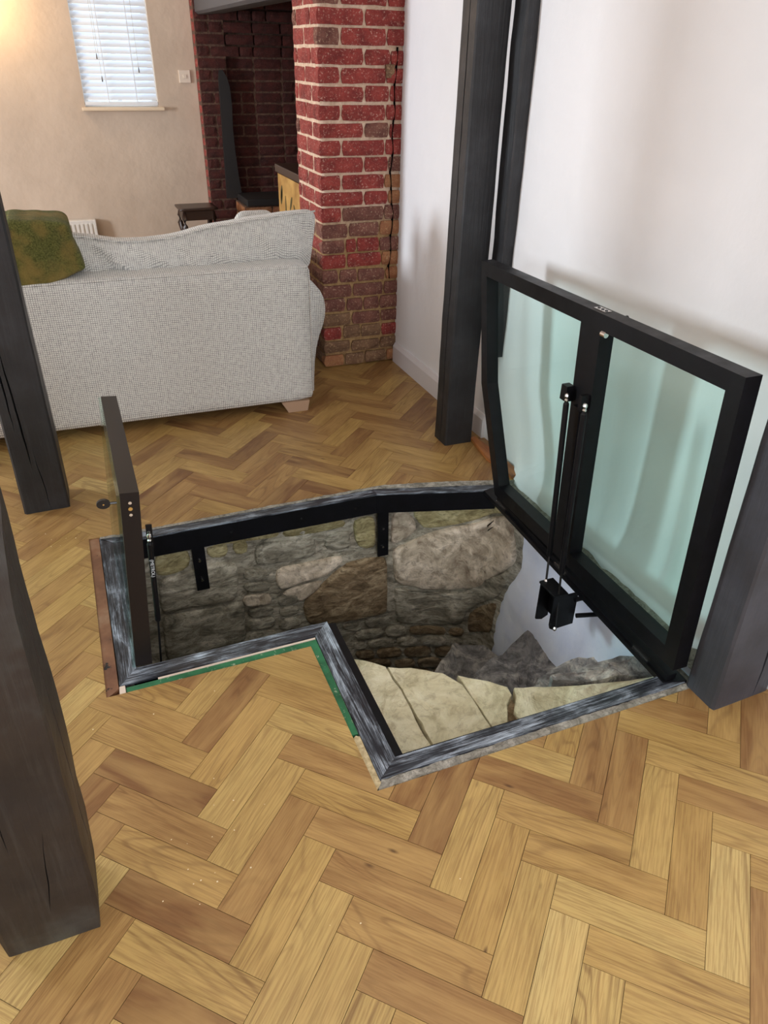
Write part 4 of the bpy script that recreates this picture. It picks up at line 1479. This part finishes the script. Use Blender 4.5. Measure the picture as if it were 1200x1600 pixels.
for x in (.44, .64):
    mk('ladder_tape', *boxVF((x - .003, 6.496, 1.13), (x + .003, 6.498, 1.83)), 'blind_slat', bl_)
for x, z in ((.402, 1.44), (.415, 1.30), (.68, 1.36)):
    cd = mk('pull_cord', *tubeVF([(x, 6.492, z), (x, 6.492, 1.83)], .0012, 6), 'cord', bl_)
    mk('tassel', *tubeVF([(x, 6.492, z - .035), (x, 6.492, z - .01), (x, 6.492, z)], [.005, .0035, .002], 8), 'cord_tassel', cd)

sw = empty('wall_socket_plate', (1.005, 6.494, 1.30), label='square cream socket plate on the far wall beside the bricks', cat='switch')
mk('face_plate', *boxVF((.963, 6.484, 1.262), (1.047, 6.4995, 1.346), .003), 'switch_plastic', sw)
mk('rocker', *boxVF((.992, 6.479, 1.292), (1.018, 6.4845, 1.316), .001), 'switch_plastic', sw)

rd = empty('radiator', (.05, 6.45, 0), label='low white radiator on the far wall behind the sofa', cat='radiator')
mk('body', *boxVF((-.35, 6.43, .08), (.20, 6.49, .342), .006), 'white_metal', rd)
for i in range(17):
    x = -.325 + i * .0315
    mk('flute', *boxVF((x, 6.422, .11), (x + .018, 6.4305, .315), .002), 'white_metal', rd)

# stool: moulded top, apron, four cabriole legs
so = empty('side_stool', (.915, 6.03, 0), (0, 0, .02), label='small dark wooden side table with curved legs by the far wall', cat='side table')
V, F = soft_box((.285, .25, .02), .009, 8)
mk('table_top', [p + Vector((0, 0, .467)) for p in V], F, 'stool_wood', so, local=True, smooth=True)
mk('apron', *join(*[boxVF(*q, .002) for q in (((-.115, -.105, .39), (.115, -.092, .457)), ((-.115, .092, .39), (.115, .105, .457)), ((-.118, -.09, .39), (-.105, .09, .457)), ((.105, -.09, .39), (.118, .09, .457)))]), 'stool_wood', so, local=True)
for sx_ in (-1, 1):
    for sy_ in (-1, 1):
        pa = [(0, 0, 0), (-.004, -.004, .02), (-.014, -.014, .06), (-.016, -.016, .15), (-.006, -.006, .27), (.006, .006, .35), (.004, .004, .40), (-.004, -.004, .45)]
        pa = [(sx_ * (.108 + .0 + q[0]), sy_ * (.096 + q[1]), q[2]) for q in pa]
        mk('leg', *tubeVF(pa, [.017, .013, .010, .011, .015, .021, .019, .014], 10), 'stool_wood', so, local=True, smooth=True)

# ================================================================== SOFA
SB = Vector((0.0, 3.19, 0))       # rear face line of the back panel
sofa = empty('sofa', (0.0, 3.19, 0), (0, 0, -0.02), label='light grey checked fabric sofa with its back to the opening', cat='sofa')


def so_mk(name, VF, off, mat='woven_fabric', parent=None, **kw):
    V, F = VF
    return mk(name, [p + Vector(off) for p in V], F, mat, parent or sofa, local=True, smooth=True, **kw)


def bulge(amp, hx_, hz_):
    def f_(p):
        k_ = (1 - (p.x / hx_) ** 2) * (1 - (p.z / hz_) ** 2)
        return Vector((p.x, p.y + (amp if p.y > 0 else -amp) * max(0, k_), p.z))
    return f_


so_mk('back_panel', soft_box((1.90, .16, .635), .028, 22, bulge(.008, .95, .32)), (-.005, .085, .368))
so_mk('seat_base', soft_box((1.72, .78, .30), .03, 10), (-.005, .56, .20))
so_mk('seat_cushion', soft_box((.85, .66, .15), .05, 10), (.43, .60, .42))
so_mk('seat_cushion', soft_box((.85, .66, .15), .05, 10), (-.44, .60, .42))
# piping along the top edge of the back
mk('piping', *tubeVF([(-.93, .012, .672), (-.3, .010, .676), (.3, .010, .677), (.925, .012, .676), (.938, .012, .662), (.942, .010, .60), (.942, .010, .10)], .0035, 6), 'woven_fabric', sofa, local=True, smooth=True)


def arm(sgn):
    prof = [(0, .05), (.075, .05), (.078, .12), (.085, .20), (.100, .27), (.122, .33), (.150, .38), (.166, .425), (.170, .465), (.162, .505), (.140, .54), (.10, .575), (.055, .60), (0, .61)]
    prof = [(sgn * (.875 - .0 + q[0] * .72), q[1]) for q in prof]
    if sgn < 0: prof = prof[::-1]
    V, F = [], []
    ys_ = [.10, .112, .14] + [.14 + .74 * i / 10 for i in range(1, 10)] + [.88, .90, .905]
    n = len(prof)
    for iy, y in enumerate(ys_):
        e_ = {0: .975, 1: .995, len(ys_) - 1: .96, len(ys_) - 2: .99}.get(iy, 1.0)
        cx_, cz_ = sgn * .92, .33
        for (x, z) in prof:
            V.append(Vector((cx_ + (x - cx_) * e_, y, cz_ + (z - cz_) * e_)))
    for i in range(len(ys_) - 1):
        for j in range(n):
            F.append([i * n + j, i * n + (j + 1) % n, (i + 1) * n + (j + 1) % n, (i + 1) * n + j][::-1])
    F.append(list(range(n)))
    F.append([(len(ys_) - 1) * n + j for j in range(n)][::-1])
    so_mk('arm', (V, F), (.042 * sgn, 0, 0))


arm(1)
arm(-1)
for x_, y_ in ((.86, .04), (-.86, .04), (.86, .86), (-.86, .86)):
    s_ = 1 if x_ > 0 else -1
    P = [(x_ + s_ * .05, .0), (x_ - s_ * .045, .0), (x_ - s_ * .075, .052), (x_ + s_ * .06, .052)]
    mk('foot', *prismVF(P, y_ - .035, y_ + .035, (0, 2, 1)), 'foot_wood', sofa, local=True)


# loose back cushion, slumped over the back panel
def cushion_fn(p):
    u = p.x / .53
    top = .868 - .06 * math.exp(-((u + .36) / .5) ** 2) + .03 * u * max(0, u) - .015
    t = (p.z + .15) / .30
    z = .60 + (top - .60) * t
    pinch = (1 - u ** 4 * .6)
    y = p.y * (0.45 + .55 * math.sin(PI * min(1, max(0, t)) ** .8)) * pinch
    wr = .022 * noise.noise(Vector((p.x * 13 + .6 * p.z * 8, t * 1.6, 3))) * math.sin(PI * t) + .004 * noise.noise(Vector((p.x * 26, t * 4, 8)))
    x = p.x + (.035 * u * t)
    return Vector((x, y + (wr if p.y > 0 else -wr * 1.6) + .04 * (1 - t) , z + .004 * noise.noise(Vector((p.x * 9, 0, 0)))))


so_mk('back_cushion', soft_box((1.06, .20, .30), .05, 34, cushion_fn), (.468, .20, 0), label='wide slumped back cushion of the grey sofa')
V, F = soft_box((.42, .20, .27), .06, 14)
so_mk('back_cushion', (V, F), (-.72, .20, .76))
# top seam piping of the cushion
pp = []
for i in range(41):
    u = -1 + 2 * i / 40
    q = cushion_fn(Vector((u * .515, -.0, .15)))
    pp.append((q.x + .468, .155 + .0, q.z - .004))
mk('piping', *tubeVF(pp, .004, 6), 'woven_fabric', sofa, local=True, smooth=True)
V, F = soft_box((.19, .12, .30), .05, 10, lambda p: Vector((p.x, p.y * (1 - .5 * abs(p.z) / .15), p.z)))
pil = mk('scatter_cushion', [Vector((p.x + .80, p.y + 3.56, p.z + .700)) for p in V], F, 'woven_fabric', org=(.80, 3.56, .55), smooth=True, label='small pale cushion just showing behind the sofa back cushion', cat='cushion')


# green throw folded over the left cushion
def throw_fn(p):
    u, t = p.x / .21, (p.z + .14) / .28
    fold = .034 * noise.noise(Vector((p.x * 10, p.z * 3, 2))) + .016 * math.sin(p.x * 30 + p.z * 7)
    x = p.x + (.04 * (1 - t) ** 1 - .02 if p.x > 0 else 0) + .012 * noise.noise(Vector((p.z * 12, 1, 1)))
    z = p.z - .012 * u * u * t + .080 * max(0, (u + 1) / 2) ** 2 * max(0, 1 - t) ** 1.5 + .006 * noise.noise(Vector((p.x * 16, 4, 4)))
    return Vector((x, p.y - fold * (1 if p.y < 0 else -.2), z))


V, F = soft_box((.44, .25, .285), .024, 36, throw_fn)
mk('throw_blanket', [Vector((p.x - .205, p.y + 3.335, p.z + .774)) for p in V], F, 'green_wool', org=(-.215, 3.345, .63), smooth=True, label='olive green woollen throw draped over the left end of the sofa', cat='blanket')

# crumbs of sawdust on the floor
parts = []
rc = random.Random(3)
for cx_, cy_, sp_, n in ((.06, 1.09, .12, 7), (-.02, 1.45, .2, 3), (.02, .98, .10, 9), (.3, .8, .2, 3), (-.25, 2.4, .12, 8)):
    for _ in range(n):
        x, y, r_ = cx_ + rc.gauss(0, sp_ * .5), cy_ + rc.gauss(0, sp_ * .3), rc.uniform(.0005, .0013)
        if -.137 < x < .44 and y > 1.56: continue
        parts.append(boxVF((x - r_, y - r_, .0003), (x + r_ * 1.6, y + r_, .0003 + r_)))
mk('sawdust', *join(*parts), 'wood_crumb', org=(0, 0, 0), kind='stuff', label='pale sawdust crumbs scattered on the oak floor', cat='sawdust')
